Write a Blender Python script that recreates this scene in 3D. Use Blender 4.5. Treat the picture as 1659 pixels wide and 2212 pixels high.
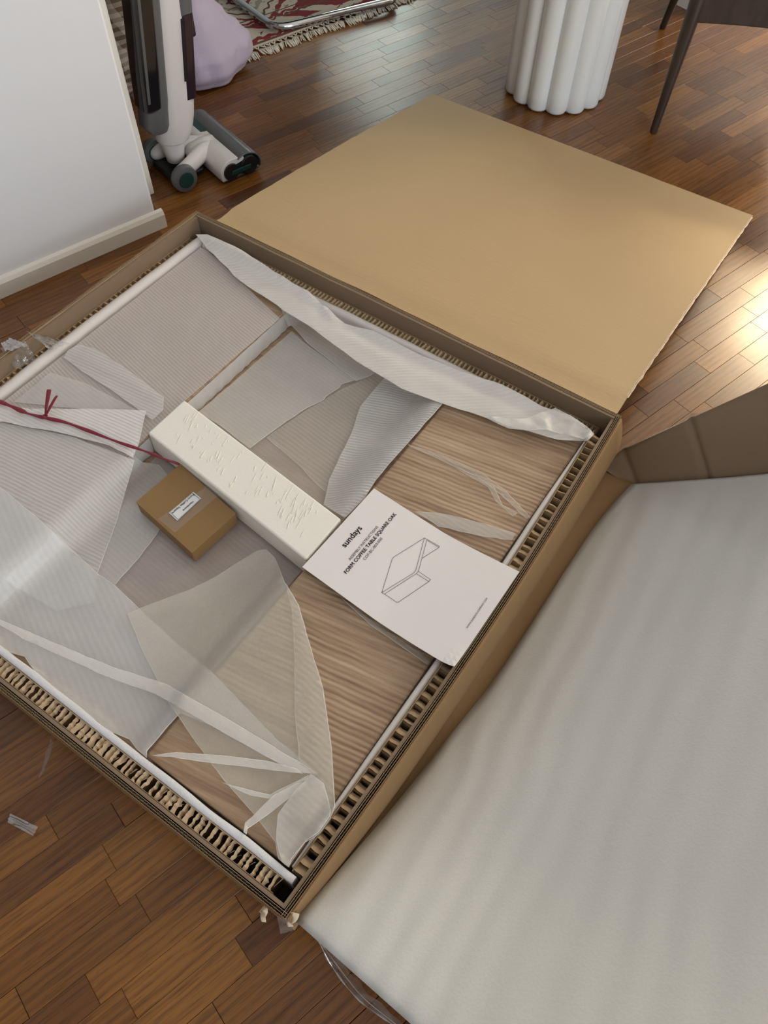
import bpy, bmesh, math, random
from mathutils import Vector, Matrix, geometry, noise
random.seed(7)
S = bpy.context.scene
COL = S.collection
for o in list(bpy.data.objects): bpy.data.objects.remove(o)

# ------------------------------------------------------------------ camera
F, PITCH, ROLL, YAW = 1663.346, 0.990338894, -0.0369503049, -0.566373977
CX, CY, HC = 829.5, 1106.0, 1.29
_f = Vector((0, math.cos(PITCH), -math.sin(PITCH))); _r = Vector((1, 0, 0)); _d = _f.cross(_r)
CR = math.cos(ROLL)*_r + math.sin(ROLL)*_d
CD = -math.sin(ROLL)*_r + math.cos(ROLL)*_d
cam = bpy.data.cameras.new('camera'); camo = bpy.data.objects.new('camera', cam); COL.objects.link(camo)
m = Matrix.Identity(4)
for i in range(3):
    m[i][0] = CR[i]; m[i][1] = -CD[i]; m[i][2] = -_f[i]
m.translation = Vector((0, 0, HC)); camo.matrix_world = m
cam.sensor_fit = 'VERTICAL'; cam.sensor_height = 36.0; cam.sensor_width = 27.0
cam.lens = F/2212*36.0; cam.clip_start = 0.02; cam.clip_end = 60
S.camera = camo

# room axes: a along the floor boards, b across them
TA = math.radians(40.5)
A_ = Vector((math.cos(TA), math.sin(TA), 0)); B_ = Vector((-math.sin(TA), math.cos(TA), 0))
def AB(a, b, z=0.0): return A_*a + B_*b + Vector((0, 0, z))
# ------------------------------------------------------------------ light
S.view_settings.view_transform = 'Standard'; S.view_settings.look = 'None'
S.view_settings.gamma = 1.0; S.view_settings.exposure = -0.15
S.view_settings.use_curve_mapping = False
S.cycles.max_bounces = 7; S.cycles.diffuse_bounces = 4; S.cycles.glossy_bounces = 3; S.cycles.transparent_max_bounces = 16
S.cycles.caustics_reflective = False; S.cycles.caustics_refractive = False
w = bpy.data.worlds.new('sky'); S.world = w; w.use_nodes = True
nt = w.node_tree; nt.nodes.clear()
bg = nt.nodes.new('ShaderNodeBackground'); wo = nt.nodes.new('ShaderNodeOutputWorld')
bg.inputs[0].default_value = (0.75, 0.86, 1.0, 1); bg.inputs[1].default_value = 1.0
nt.links.new(bg.outputs[0], wo.inputs[0])
def window_light(name, a, b, z, sx, sz, na, nb, power, col, tilt=0.0):
    l = bpy.data.lights.new(name, 'AREA'); l.shape = 'RECTANGLE'; l.size = sx; l.size_y = sz
    l.energy = power; l.color = col
    o = bpy.data.objects.new(name, l); COL.objects.link(o)
    o.location = AB(a, b, z)
    d = (A_*na + B_*nb).normalized(); d.z = -tilt
    o.rotation_euler = d.to_track_quat('-Z', 'Y').to_euler()
    return o
RA0, RA1, RB0, RB1, RH = -4.2, 4.3, -2.4, 4.6, 2.6     # room extents in a, b
WIN = [  # axis, fixed, lo, hi, z0, z1
    ('a', RA1, 0.2, 1.5, 0.75, 2.3), ('b', RB1, 3.3, 4.15, 0.8, 2.3), ('b', RB0, -0.4, 2.2, 0.06, 2.1)]
window_light('window_east_offscreen', RA1+0.12, 0.85, 1.525, 1.3, 1.55, -1, 0, 80, (1.0, 0.84, 0.62))
window_light('window_north_offscreen', 3.725, RB1+0.12, 1.55, 0.85, 1.5, 0, -1, 26, (0.80, 0.95, 0.86))
window_light('window_south_offscreen', 0.9, RB0-0.12, 1.08, 2.6, 2.04, 0, 1, 92, (0.90, 0.95, 1.0))

sun = bpy.data.lights.new('sun_offscreen', 'SUN'); sun.energy = 5.5; sun.angle = math.radians(12.0); sun.color = (1.0, 0.80, 0.50)
suno = bpy.data.objects.new('sun_offscreen', sun); COL.objects.link(suno)
_sd = (-A_*math.cos(math.radians(16)) - B_*math.sin(math.radians(16)))*math.cos(math.radians(40.3)) - Vector((0, 0, math.sin(math.radians(40.3))))
suno.rotation_euler = _sd.to_track_quat('-Z', 'Y').to_euler(); suno.location = AB(RA1+2, 1.5, 3)
# ------------------------------------------------------------------ box frame and pixel helpers
E1 = Vector((math.cos(YAW), math.sin(YAW), 0)); E2 = Vector((-math.sin(YAW), math.cos(YAW), 0))
def W(u, v, z=0.0): return E1*u + E2*v + Vector((0, 0, z))
def ray(px, py): return CR*((px-CX)/F) + CD*((py-CY)/F) + _f
def P(px, py, z=0.0):
    d = ray(px, py); t = (z-HC)/d.z
    return Vector((0, 0, HC)) + d*t
def UV(px, py, z):
    p = P(px, py, z); return p.dot(E1), p.dot(E2)
def project(p):
    q = p - Vector((0, 0, HC)); d = q.dot(_f)
    return (q.dot(CR)/d*F+CX, q.dot(CD)/d*F+CY, d)

# ------------------------------------------------------------------ mesh builder
ORG = {}
def tag(o, label=None, cat=None, group=None, kind=None):
    if label: o['label'] = label
    if cat: o['category'] = cat
    if group: o['group'] = group
    if kind: o['kind'] = kind
    return o
def thing(name, loc, label, cat, group=None):
    o = bpy.data.objects.new(name, None); COL.objects.link(o); o.location = loc
    o.empty_display_size = 0.05
    ORG[o.name] = Vector(loc); return tag(o, label, cat, group)
class MB:
    def __init__(s): s.v = []; s.f = []
    def add(s, vs, fs):
        n = len(s.v); s.v += [Vector(q) for q in vs]; s.f += [tuple(i+n for i in f) for f in fs]; return s
    def hexa(s, c):   # 8 corners: bottom 4 ccw, top 4 ccw
        return s.add(c, [(3, 2, 1, 0), (4, 5, 6, 7), (0, 1, 5, 4), (1, 2, 6, 5), (2, 3, 7, 6), (3, 0, 4, 7)])
    def obox(s, o, ex, ey, ez):
        o, ex, ey, ez = map(Vector, (o, ex, ey, ez))
        return s.hexa([o, o+ex, o+ex+ey, o+ey, o+ez, o+ex+ez, o+ex+ey+ez, o+ey+ez])
    def uvbox(s, u0, u1, v0, v1, z0, z1):
        return s.hexa([W(u0, v0, z0), W(u1, v0, z0), W(u1, v1, z0), W(u0, v1, z0), W(u0, v0, z1), W(u1, v0, z1), W(u1, v1, z1), W(u0, v1, z1)])
    def abbox(s, a0, a1, b0, b1, z0, z1):
        return s.hexa([AB(a0, b0, z0), AB(a1, b0, z0), AB(a1, b1, z0), AB(a0, b1, z0), AB(a0, b0, z1), AB(a1, b0, z1), AB(a1, b1, z1), AB(a0, b1, z1)])
    def loft(s, rings, cap=True, close=True):
        n = len(rings[0]); vs = [q for r in rings for q in r]; fs = []
        for i in range(len(rings)-1):
            for j in range(n if close else n-1):
                k = (j+1) % n
                fs.append((i*n+j, i*n+k, (i+1)*n+k, (i+1)*n+j))
        if cap: fs.append(tuple(range(n-1, -1, -1))); fs.append(tuple((len(rings)-1)*n+j for j in range(n)))
        return s.add(vs, fs)
    def tube(s, path, r, n=8, cap=True, flat=1.0):
        path = [Vector(p) for p in path]; rings = []; N = len(path)
        rr = r if isinstance(r, (list, tuple)) else [r]*N
        t0 = (path[1]-path[0]).normalized()
        up = Vector((0, 0, 1)) if abs(t0.z) < .9 else Vector((1, 0, 0))
        x = t0.cross(up).normalized()
        for i, p in enumerate(path):
            t = (path[min(i+1, N-1)]-path[max(i-1, 0)]).normalized()
            x = (x - t*x.dot(t)).normalized(); y = x.cross(t)
            rings.append([p + x*(rr[i]*math.cos(2*math.pi*k/n)) + y*(rr[i]*flat*math.sin(2*math.pi*k/n)) for k in range(n)])
        return s.loft(rings, cap)
    def lathe(s, prof, c, n=24, cap=True, ax=None, fn=None):
        c = Vector(c); rings = []
        for r, z in prof:
            rings.append([c + Vector((r*math.cos(2*math.pi*k/n), r*math.sin(2*math.pi*k/n), z)) if ax is None else
                          c + ax[0]*(r*math.cos(2*math.pi*k/n)) + ax[1]*(r*math.sin(2*math.pi*k/n)) + ax[2]*z for k in range(n)])
        return s.loft(rings, cap)
    def grid(s, fn, nu, nv):
        vs = [fn(i/nu, j/nv) for j in range(nv+1) for i in range(nu+1)]
        fs = [(j*(nu+1)+i, j*(nu+1)+i+1, (j+1)*(nu+1)+i+1, (j+1)*(nu+1)+i) for j in range(nv) for i in range(nu)]
        return s.add(vs, fs)
    def build(s, name, mat, parent=None, smooth=False, bevel=0, label=None, cat=None, group=None, kind=None, solid=0, segs=2, sub=0, ang=None):
        if parent is not None: org = ORG[parent.name]
        else:
            n = len(s.v); org = Vector((sum(q.x for q in s.v)/n, sum(q.y for q in s.v)/n, min(q.z for q in s.v)))
        me = bpy.data.meshes.new(name); me.from_pydata([q-org for q in s.v], [], s.f); me.update()
        bm = bmesh.new(); bm.from_mesh(me); bmesh.ops.recalc_face_normals(bm, faces=bm.faces); bm.to_mesh(me); bm.free()
        if smooth:
            for p in me.polygons: p.use_smooth = True
            if ang: me.set_sharp_from_angle(angle=math.radians(ang))
        o = bpy.data.objects.new(name, me); COL.objects.link(o)
        if mat: me.materials.append(mat)
        if parent is not None: o.parent = parent
        else: o.location = org
        ORG[o.name] = org
        if bevel:
            b = o.modifiers.new('b', 'BEVEL'); b.width = bevel; b.segments = segs; b.limit_method = 'ANGLE'
        if solid:
            b = o.modifiers.new('s', 'SOLIDIFY'); b.thickness = solid; b.offset = 0
        if sub:
            b = o.modifiers.new('d', 'SUBSURF'); b.levels = sub; b.render_levels = sub
        return tag(o, label, cat, group, kind)

# ------------------------------------------------------------------ materials
def lin(c):
    return tuple(((x/255)/12.92 if x/255 <= .04045 else ((x/255+.055)/1.055)**2.4) for x in c)
class NT:
    def __init__(s, name):
        s.m = bpy.data.materials.new(name); s.m.use_nodes = True; s.t = s.m.node_tree
        s.t.nodes.clear(); s.out = s.n('ShaderNodeOutputMaterial')
    def n(s, typ, **kw):
        q = s.t.nodes.new(typ)
        for k, v in kw.items():
            if k.startswith('i_'):
                key = k[2:]; key = int(key) if key.isdigit() else key.replace('_', ' ')
                if isinstance(v, bpy.types.NodeSocket): s.t.links.new(v, q.inputs[key])
                else: q.inputs[key].default_value = v
            else: setattr(q, k, v)
        return q
    def l(s, a, b): s.t.links.new(a, b)
    def math(s, op, a, b=None):
        q = s.n('ShaderNodeMath', operation=op)
        for i, x in enumerate((a, b)):
            if x is None: continue
            if isinstance(x, bpy.types.NodeSocket): s.l(x, q.inputs[i])
            else: q.inputs[i].default_value = x
        return q.outputs[0]
    def mix(s, f, a, b):
        q = s.n('ShaderNodeMix', data_type='RGBA')
        for i, x in ((0, f), (6, a), (7, b)):
            if isinstance(x, bpy.types.NodeSocket): s.l(x, q.inputs[i])
            else: q.inputs[i].default_value = x if i == 0 else (*x[:3], 1)
        return q.outputs[2]
    def ramp(s, f, stops):
        q = s.n('ShaderNodeValToRGB'); cr = q.color_ramp
        while len(cr.elements) < len(stops): cr.elements.new(.5)
        for e, (p, c) in zip(cr.elements, stops): e.position = p; e.color = (*c, 1)
        s.l(f, q.inputs[0]); return q.outputs[0]
    def pos(s, rot=0.0, scale=(1, 1, 1)):
        g = s.n('ShaderNodeNewGeometry')
        mp = s.n('ShaderNodeMapping', vector_type='POINT'); s.l(g.outputs['Position'], mp.inputs[0])
        mp.inputs['Rotation'].default_value = (0, 0, rot)
        mp.inputs['Scale'].default_value = scale
        if rot and scale != (1, 1, 1):   # rotate first, then stretch
            mp.inputs['Scale'].default_value = (1, 1, 1)
            m2 = s.n('ShaderNodeVectorMath', operation='MULTIPLY'); s.l(mp.outputs[0], m2.inputs[0]); m2.inputs[1].default_value = scale
            return m2.outputs[0]
        return mp.outputs[0]
    def noise(s, vec, scale, detail=3, rough=.5):
        q = s.n('ShaderNodeTexNoise'); q.inputs['Scale'].default_value = scale; q.inputs['Detail'].default_value = detail
        q.inputs['Roughness'].default_value = rough
        if vec is not None: s.l(vec, q.inputs['Vector'])
        return q.outputs['Fac']
    def bump(s, h, strength, dist):
        q = s.n('ShaderNodeBump'); q.inputs['Strength'].default_value = strength; q.inputs['Distance'].default_value = dist
        s.l(h, q.inputs['Height']); return q.outputs[0]
    def principled(s, col, rough=.5, normal=None, **kw):
        q = s.n('ShaderNodeBsdfPrincipled')
        if isinstance(col, bpy.types.NodeSocket): s.l(col, q.inputs['Base Color'])
        else: q.inputs['Base Color'].default_value = (*col[:3], 1)
        if isinstance(rough, bpy.types.NodeSocket): s.l(rough, q.inputs['Roughness'])
        else: q.inputs['Roughness'].default_value = rough
        if normal is not None: s.l(normal, q.inputs['Normal'])
        for k, v in kw.items(): q.inputs[k].default_value = v
        return q.outputs[0]
    def done(s, sh): s.l(sh, s.out.inputs[0]); return s.m
def plain(name, rgb, rough=.5, var=.06, scale=30, bump=0.0, bscale=200, **kw):
    t = NT(name); p = t.pos(); c = lin(rgb)
    f = t.noise(p, scale, 4)
    col = t.mix(f, tuple(x*(1-var) for x in c), tuple(min(1, x*(1+var)) for x in c))
    nm = t.bump(t.noise(p, bscale, 3), bump, .002) if bump else None
    return t.done(t.principled(col, rough, nm, **kw))
def kraft(name, rgb, rough=.75, var=.1):
    t = NT(name); p = t.pos(YAW); c = lin(rgb)
    big = t.noise(p, 5, 3); fine = t.noise(t.pos(-YAW, (60, 400, 60)), 1, 3)
    f = t.math('ADD', t.math('MULTIPLY', big, .6), t.math('MULTIPLY', fine, .4))
    col = t.mix(f, tuple(x*(1-var) for x in c), tuple(x*(1+var) for x in c))
    h = t.noise(p, 90, 4)
    return t.done(t.principled(col, rough, t.bump(h, .25, .0015)))
def lidmat():
    t = NT('lid_kraft'); c = lin((192, 163, 121))
    p = t.pos(-YAW); big = t.noise(p, 3, 3)
    col = t.mix(big, tuple(x*.95 for x in c), tuple(x*1.05 for x in c))
    rip = t.noise(t.pos(-YAW, (45, 120, 45)), 1, 3)
    return t.done(t.principled(col, .62, t.bump(rip, .3, .002)))
def floor_mat():
    t = NT('oak_parquet')
    oi = t.n('ShaderNodeObjectInfo'); g = t.n('ShaderNodeNewGeometry')
    rnd = t.math('FRACT', t.math('ADD', oi.outputs['Random'], g.outputs['Random Per Island']))
    base = t.pos(-TA)
    off = t.n('ShaderNodeCombineXYZ'); t.l(t.math('MULTIPLY', rnd, 37.0), off.inputs[0]); t.l(t.math('MULTIPLY', rnd, 11.0), off.inputs[1])
    ad = t.n('ShaderNodeVectorMath', operation='ADD'); t.l(base, ad.inputs[0]); t.l(off.outputs[0], ad.inputs[1])
    st = t.n('ShaderNodeVectorMath', operation='MULTIPLY'); t.l(ad.outputs[0], st.inputs[0]); st.inputs[1].default_value = (3.5, 70, 3.5)
    grain = t.noise(st.outputs[0], 1.0, 6, .65)
    st2 = t.n('ShaderNodeVectorMath', operation='MULTIPLY'); t.l(ad.outputs[0], st2.inputs[0]); st2.inputs[1].default_value = (16, 330, 16)
    pore = t.noise(st2.outputs[0], 1.0, 3, .5)
    st3 = t.n('ShaderNodeVectorMath', operation='MULTIPLY'); t.l(ad.outputs[0], st3.inputs[0]); st3.inputs[1].default_value = (3, 14, 3)
    wv = t.n('ShaderNodeTexWave', wave_type='BANDS', bands_direction='Y'); t.l(st3.outputs[0], wv.inputs['Vector'])
    wv.inputs['Scale'].default_value = 1.6; wv.inputs['Distortion'].default_value = 7; wv.inputs['Detail'].default_value = 3; wv.inputs['Detail Scale'].default_value = .8
    tone = t.ramp(rnd, [(0, lin((98, 60, 24))), (.2, lin((130, 84, 34))), (.4, lin((110, 68, 27))), (.6, lin((146, 97, 42))), (.8, lin((120, 75, 30))), (1, lin((88, 50, 22)))])
    f = t.math('ADD', t.math('MULTIPLY', grain, .8), t.math('MULTIPLY', wv.outputs['Fac'], .2))
    dark = t.ramp(f, [(.28, (.58, .52, .46)), (.5, (1, 1, 1)), (.75, (1.22, 1.2, 1.12))])
    pd = t.ramp(pore, [(.36, (.42, .36, .3)), (.47, (1, 1, 1))])
    m1 = t.n('ShaderNodeMix', data_type='RGBA', blend_type='MULTIPLY'); m1.inputs[0].default_value = 1
    t.l(tone, m1.inputs[6]); t.l(dark, m1.inputs[7])
    m2 = t.n('ShaderNodeMix', data_type='RGBA', blend_type='MULTIPLY'); m2.inputs[0].default_value = .6
    t.l(m1.outputs[2], m2.inputs[6]); t.l(pd, m2.inputs[7])
    wear = t.noise(base, 5, 3)
    rough = t.math('ADD', t.math('MULTIPLY', wear, .16), .22)
    return t.done(t.principled(m2.outputs[2], rough, t.bump(grain, .12, .001), **{'Coat Weight': .15, 'Coat Roughness': .25}))
def oak(name, ridge=True):
    t = NT(name)
    p = t.pos(-YAW-.16, (5, 70, 5)); grain = t.noise(p, 1, 5, .6)
    col = t.ramp(grain, [(.3, lin((142, 116, 92))), (.5, lin((174, 147, 119))), (.7, lin((194, 169, 142)))])
    p2 = t.pos(-YAW-.16)
    wv = t.n('ShaderNodeTexWave', wave_type='BANDS', bands_direction='Y'); t.l(p2, wv.inputs['Vector'])
    wv.inputs['Scale'].default_value = 34; wv.inputs['Distortion'].default_value = 2.6; wv.inputs['Detail'].default_value = 2; wv.inputs['Detail Scale'].default_value = .5
    nm = t.bump(wv.outputs['Fac'], .42, .003) if ridge else None
    return t.done(t.principled(col, .5, nm))
def sheet(name, op, ang, ridge=.16, freq=34.0, rgb=(238, 235, 228), gloss=.12, bump=.5, trans=.15):
    """translucent expanded foam film; ridges run along ang (box frame)"""
    t = NT(name); p = t.pos(-(YAW+ang))
    wv = t.n('ShaderNodeTexWave', wave_type='BANDS', bands_direction='Y'); t.l(p, wv.inputs['Vector'])
    wv.inputs['Scale'].default_value = freq; wv.inputs['Distortion'].default_value = 1.4; wv.inputs['Detail'].default_value = 2; wv.inputs['Detail Scale'].default_value = .4
    lf = t.noise(p, 9, 3)
    fine = t.noise(p, 240, 2)
    fac = t.math('ADD', t.math('ADD', op-ridge/2-.06-.03, t.math('MULTIPLY', wv.outputs['Fac'], ridge)), t.math('ADD', t.math('MULTIPLY', lf, .12), t.math('MULTIPLY', fine, .06)))
    nm = t.bump(t.math('ADD', wv.outputs['Fac'], t.math('MULTIPLY', fine, .15)), bump, .0025)
    c = lin(rgb)
    d = t.n('ShaderNodeBsdfDiffuse'); d.inputs[0].default_value = (*c, 1); t.l(nm, d.inputs['Normal'])
    tr = t.n('ShaderNodeBsdfTranslucent'); tr.inputs[0].default_value = (*c, 1); t.l(nm, tr.inputs['Normal'])
    m1 = t.n('ShaderNodeMixShader'); m1.inputs[0].default_value = trans; t.l(d.outputs[0], m1.inputs[1]); t.l(tr.outputs[0], m1.inputs[2])
    gl = t.n('ShaderNodeBsdfGlossy'); gl.inputs['Roughness'].default_value = .32; t.l(nm, gl.inputs['Normal'])
    m2 = t.n('ShaderNodeMixShader'); m2.inputs[0].default_value = gloss*.5; t.l(m1.outputs[0], m2.inputs[1]); t.l(gl.outputs[0], m2.inputs[2])
    tp = t.n('ShaderNodeBsdfTransparent')
    m3 = t.n('ShaderNodeMixShader'); t.l(fac, m3.inputs[0]); t.l(tp.outputs[0], m3.inputs[1]); t.l(m2.outputs[0], m3.inputs[2])
    return t.done(m3.outputs[0])
def film(name, op=.12, rough=.08, tint=(.93, .93, .92), dif=.3, bs=.6):
    t = NT(name)
    tp = t.n('ShaderNodeBsdfTransparent'); tp.inputs[0].default_value = (*tint, 1)
    gl = t.n('ShaderNodeBsdfGlossy'); gl.inputs['Roughness'].default_value = rough
    nm = t.bump(t.noise(t.pos(), 60, 3), bs, .004); t.l(nm, gl.inputs['Normal'])
    d = t.n('ShaderNodeBsdfDiffuse'); d.inputs[0].default_value = (.8, .8, .78, 1)
    m0 = t.n('ShaderNodeMixShader'); m0.inputs[0].default_value = dif; t.l(gl.outputs[0], m0.inputs[1]); t.l(d.outputs[0], m0.inputs[2])
    fr = t.n('ShaderNodeLayerWeight'); fr.inputs[0].default_value = .5; t.l(nm, fr.inputs['Normal'])
    f = t.math('ADD', t.math('ADD', t.math('MULTIPLY', t.math('POWER', fr.outputs['Facing'], 4.0), .6), .03), op)
    m1 = t.n('ShaderNodeMixShader'); t.l(f, m1.inputs[0]); t.l(tp.outputs[0], m1.inputs[1]); t.l(m0.outputs[0], m1.inputs[2])
    return t.done(m1.outputs[0])

M_WALL = plain('white_wall', (236, 238, 241), .7, .015, 4, .08, 60)
M_TRIM = plain('white_trim', (236, 234, 226), .45, .02, 6)
M_CEIL = plain('white_ceiling', (238, 238, 236), .8, .01)
M_FLOOR = floor_mat()
M_SUB = plain('dark_subfloor', (30, 18, 10), .8)
M_KR = kraft('kraft_board', (138, 117, 95)); M_KRD = kraft('kraft_outer', (150, 120, 82)); M_LID = lidmat()
M_EDGE = plain('kraft_edge', (172, 148, 118), .8, .18, 120)
M_FLUTE = plain('flute_paper', (186, 164, 134), .8, .12, 150)
M_HONEY = plain('honeycomb_paper', (196, 172, 138), .8, .16, 80)
M_TORN = plain('torn_paper', (226, 208, 180), .85, .08, 60)
M_FOAM = plain('white_foam', (226, 226, 228), .6, .04, 60, .35, 350, **{'Subsurface Weight': 0.0})
M_TUBE = plain('foam_tube', (226, 220, 216), .55, .03, 20)
M_OAK = oak('oak_veneer'); M_OAKP = oak('oak_plain', False)
M_INK = plain('black_ink', (26, 25, 26), .6)
M_PAPER = plain('booklet_paper', (244, 239, 238), .5, .01)
M_RED = plain('red_string', (128, 30, 48), .5, .2, 200)

# ------------------------------------------------------------------ room shell
base = MB().abbox(RA0, RA1, RB0, RB1, -.06, -.012)
floor = base.build('floor', M_SUB, kind='structure'); 
rng = random.Random(3)
PWID = .0472
def plank_mesh(L, gap=.00022, ch=.0004, T=.012):
    mb = MB(); x, y = L/2-gap, PWID/2-gap
    r0 = [(-x, -y), (x, -y), (x, y), (-x, y)]
    rings = [[Vector((p, q, -T)) for p, q in r0], [Vector((p, q, -ch)) for p, q in r0],
             [Vector((p-math.copysign(ch, p), q-math.copysign(ch, q), 0)) for p, q in r0]]
    mb.loft(rings, cap=False); mb.f.append((8, 9, 10, 11)); return mb
PL = [.19, .215, .235, .26, .29]
pm = []
for L in PL:
    mb = plank_mesh(L); me = bpy.data.meshes.new('plank'); me.from_pydata(mb.v, [], mb.f); me.materials.append(M_FLOOR); pm.append(me)
planks = []
r = 0; b = RB0+PWID/2
while b < RB1-PWID/2:
    a = RA0 + rng.random()*.2
    while a < RA1-.3:
        k = rng.randrange(5); L = PL[k]; planks.append((a+L/2, b, k)); a += L
    b += PWID
def hidden(p):
    u, v = p.dot(E1), p.dot(E2)
    if -1.20 < u < -.14 and .07 < v < 2.04: return True
    if u > -.05 and v < 1.0: return True
    a, b = p.dot(A_), p.dot(B_)
    if a < .6 and b > 1.73: return True
    if b > 2.28 and a > 1.15: return True     # rug
    return False
sc = []
for i, (a, b, k) in enumerate(planks):
    p = AB(a, b); x, y, d = project(p)
    if d > .1 and -60 < x < 1720 and -40 < y < 2300 and not hidden(p):
        sc.append((PL[k]*PWID*HC/d**3, i))
sc.sort(reverse=True); near = {i for _, i in sc[:298]}
sm = MB()
for i, (a, b, k) in enumerate(planks):
    dz = -rng.random()*.00015
    if i in near:
        o = bpy.data.objects.new('plank', pm[k]); COL.objects.link(o); o.parent = floor
        o.location = AB(a, b, dz) - ORG[floor.name]; o.rotation_euler = (0, 0, TA)
    else:
        L = PL[k]; x, y = L/2-.0006, PWID/2-.0006
        q = [AB(a-x, b-y, dz), AB(a+x, b-y, dz), AB(a+x, b+y, dz), AB(a-x, b+y, dz)]
        sm.add(q+[c-Vector((0, 0, .011)) for c in q], [(0, 1, 2, 3), (1, 0, 4, 5), (2, 1, 5, 6), (3, 2, 6, 7), (0, 3, 7, 4)])
sm.build('distant_planks', M_FLOOR, floor, kind='stuff')

# left wall stub with opening beyond, skirting, casing
MB().abbox(RA0, .645, 1.705, 1.88, 0, RH).build('wall_left', M_WALL, kind='structure', bevel=.006)
def skirt(name, a0, a1, b0, b1, face):   # skirting with a chamfered top, face = outward b direction
    mb = MB(); prof = [(0, 0), (.014, 0), (.014, .036), (.009, .045), (0, .048)]
    rings = [[AB(a, face[0]+face[1]*q, z) for q, z in prof] for a in (a0, a1)]
    mb.loft(rings, True); return mb.build(name, M_TRIM, kind='structure')
skirt('baseboard_left', RA0, .662, 0, 0, (1.705, -1))
mb = MB().abbox(.640, .706, 1.835, 1.895, 0, 2.1); mb.build('trim_1', M_TRIM, kind='structure', bevel=.003)
# wall end opposite the opening
MB().abbox(2.745, RA1, 1.60, 1.70, 0, RH).build('wall_right', M_WALL, kind='structure')
MB().abbox(2.735, 2.745, 1.60, 1.70, 0, .09).build('baseboard_right', M_TRIM, kind='structure')
# outer walls with window openings
def outer_wall(name, axis, fix, lo, hi, wins, thick):
    mb = MB()
    def bx(c0, c1, z0, z1):
        if c1-c0 < 1e-4 or z1-z0 < 1e-4: return
        f0, f1 = sorted((fix, fix+thick))
        mb.abbox(f0, f1, c0, c1, z0, z1) if axis == 'a' else mb.abbox(c0, c1, f0, f1, z0, z1)
    c = lo
    for (w0, w1, z0, z1) in wins:
        bx(c, w0, 0, RH); bx(w0, w1, 0, z0); bx(w0, w1, z1, RH); c = w1
    bx(c, hi, 0, RH)
    return mb.build(name, M_WALL, kind='structure')
outer_wall('wall_east', 'a', RA1, RB0, RB1, [(.2, 1.5, .75, 2.3)], .1)
outer_wall('wall_north', 'b', RB1, RA0, RA1, [(3.3, 4.15, .8, 2.3)], .1)
outer_wall('wall_south', 'b', RB0, RA0, RA1, [(-.4, 2.2, .06, 2.1)], -.1)
outer_wall('wall_west', 'a', RA0, RB0, RB1, [], -.1)
MB().abbox(RA0-.1, RA1+.1, RB0-.1, RB1+.1, RH, RH+.1).build('ceiling', M_CEIL, kind='structure')
for n, (ax, fx, lo, hi, z0, z1) in enumerate(WIN):
    mb = MB(); t = .05; d0 = fx-.02 if fx > 0 else fx-.06; d1 = d0+.06
    def fb(c0, c1, y0, y1):
        mb.abbox(d0, d1, c0, c1, y0, y1) if ax == 'a' else mb.abbox(c0, c1, d0, d1, y0, y1)
    fb(lo, hi, z0, z0+t); fb(lo, hi, z1-t, z1); fb(lo, lo+t, z0+t, z1-t); fb(hi-t, hi, z0+t, z1-t); mid = (lo+hi)/2; fb(mid-t/2, mid+t/2, z0+t, z1-t)
    mb.build('window_%d' % (n+1), M_TRIM, kind='structure')

# ------------------------------------------------------------------ the carton
RIM = .16
U0, U1, V0, V1 = -1.232, -.147, .028, 1.072
def bulge(v): return .013*math.sin(math.pi*max(0, min(1, (v-V0)/(V1-V0))))
def bl(v): return -.006*math.sin(math.pi*max(0, min(1, (v-V0)/(V1-V0))))
carton = thing('cardboard_carton', W((U0+U1)/2, (V0+V1)/2, 0), 'large open square cardboard carton holding the flat-packed table', 'box')
SIDES = {  # name: (param range, point fn(s, depth inwards, z))
    'front': ((U0, U1), lambda s, d, z: W(s, V0+d, z)),
    'back': ((U0, U1), lambda s, d, z: W(s, V1-d, z)),
    'left': ((V0, V1), lambda s, d, z: W(U0+bl(s)+d, s, z)),
    'right': ((V0, V1), lambda s, d, z: W(U1+bulge(s)-d, s, z))}
def strip(side, s0, s1, d0, d1, z0, z1, n=24, wob=0.0, seed=0):
    fn = SIDES[side][1]; mb = MB(); rings = []
    for i in range(n+1):
        s = s0+(s1-s0)*i/n; w_ = wob*noise.noise(Vector((s*9, seed*7.3, 0)))
        rings.append([fn(s, d0, z0), fn(s, d1, z0), fn(s, d1, z1+w_), fn(s, d0, z1+w_)])
    return mb.loft(rings)
def zigzag(side, s0, s1, d0, d1, zt, depth, pitch, mb, seed=0):
    fn = SIDES[side][1]; n = int((s1-s0)/pitch*2); vs = []; fs = []
    for i in range(n+1):
        s = s0+(s1-s0)*i/n; d = d0 if i % 2 else d1
        wz = .0008*noise.noise(Vector((s*60, seed, 0)))
        p = fn(s, d, zt+wz); q = fn(s, d, zt-depth); vs += [p, q]
        if i: fs.append((2*i-2, 2*i-1, 2*i+1, 2*i))
    mb.add(vs, fs)
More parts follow.
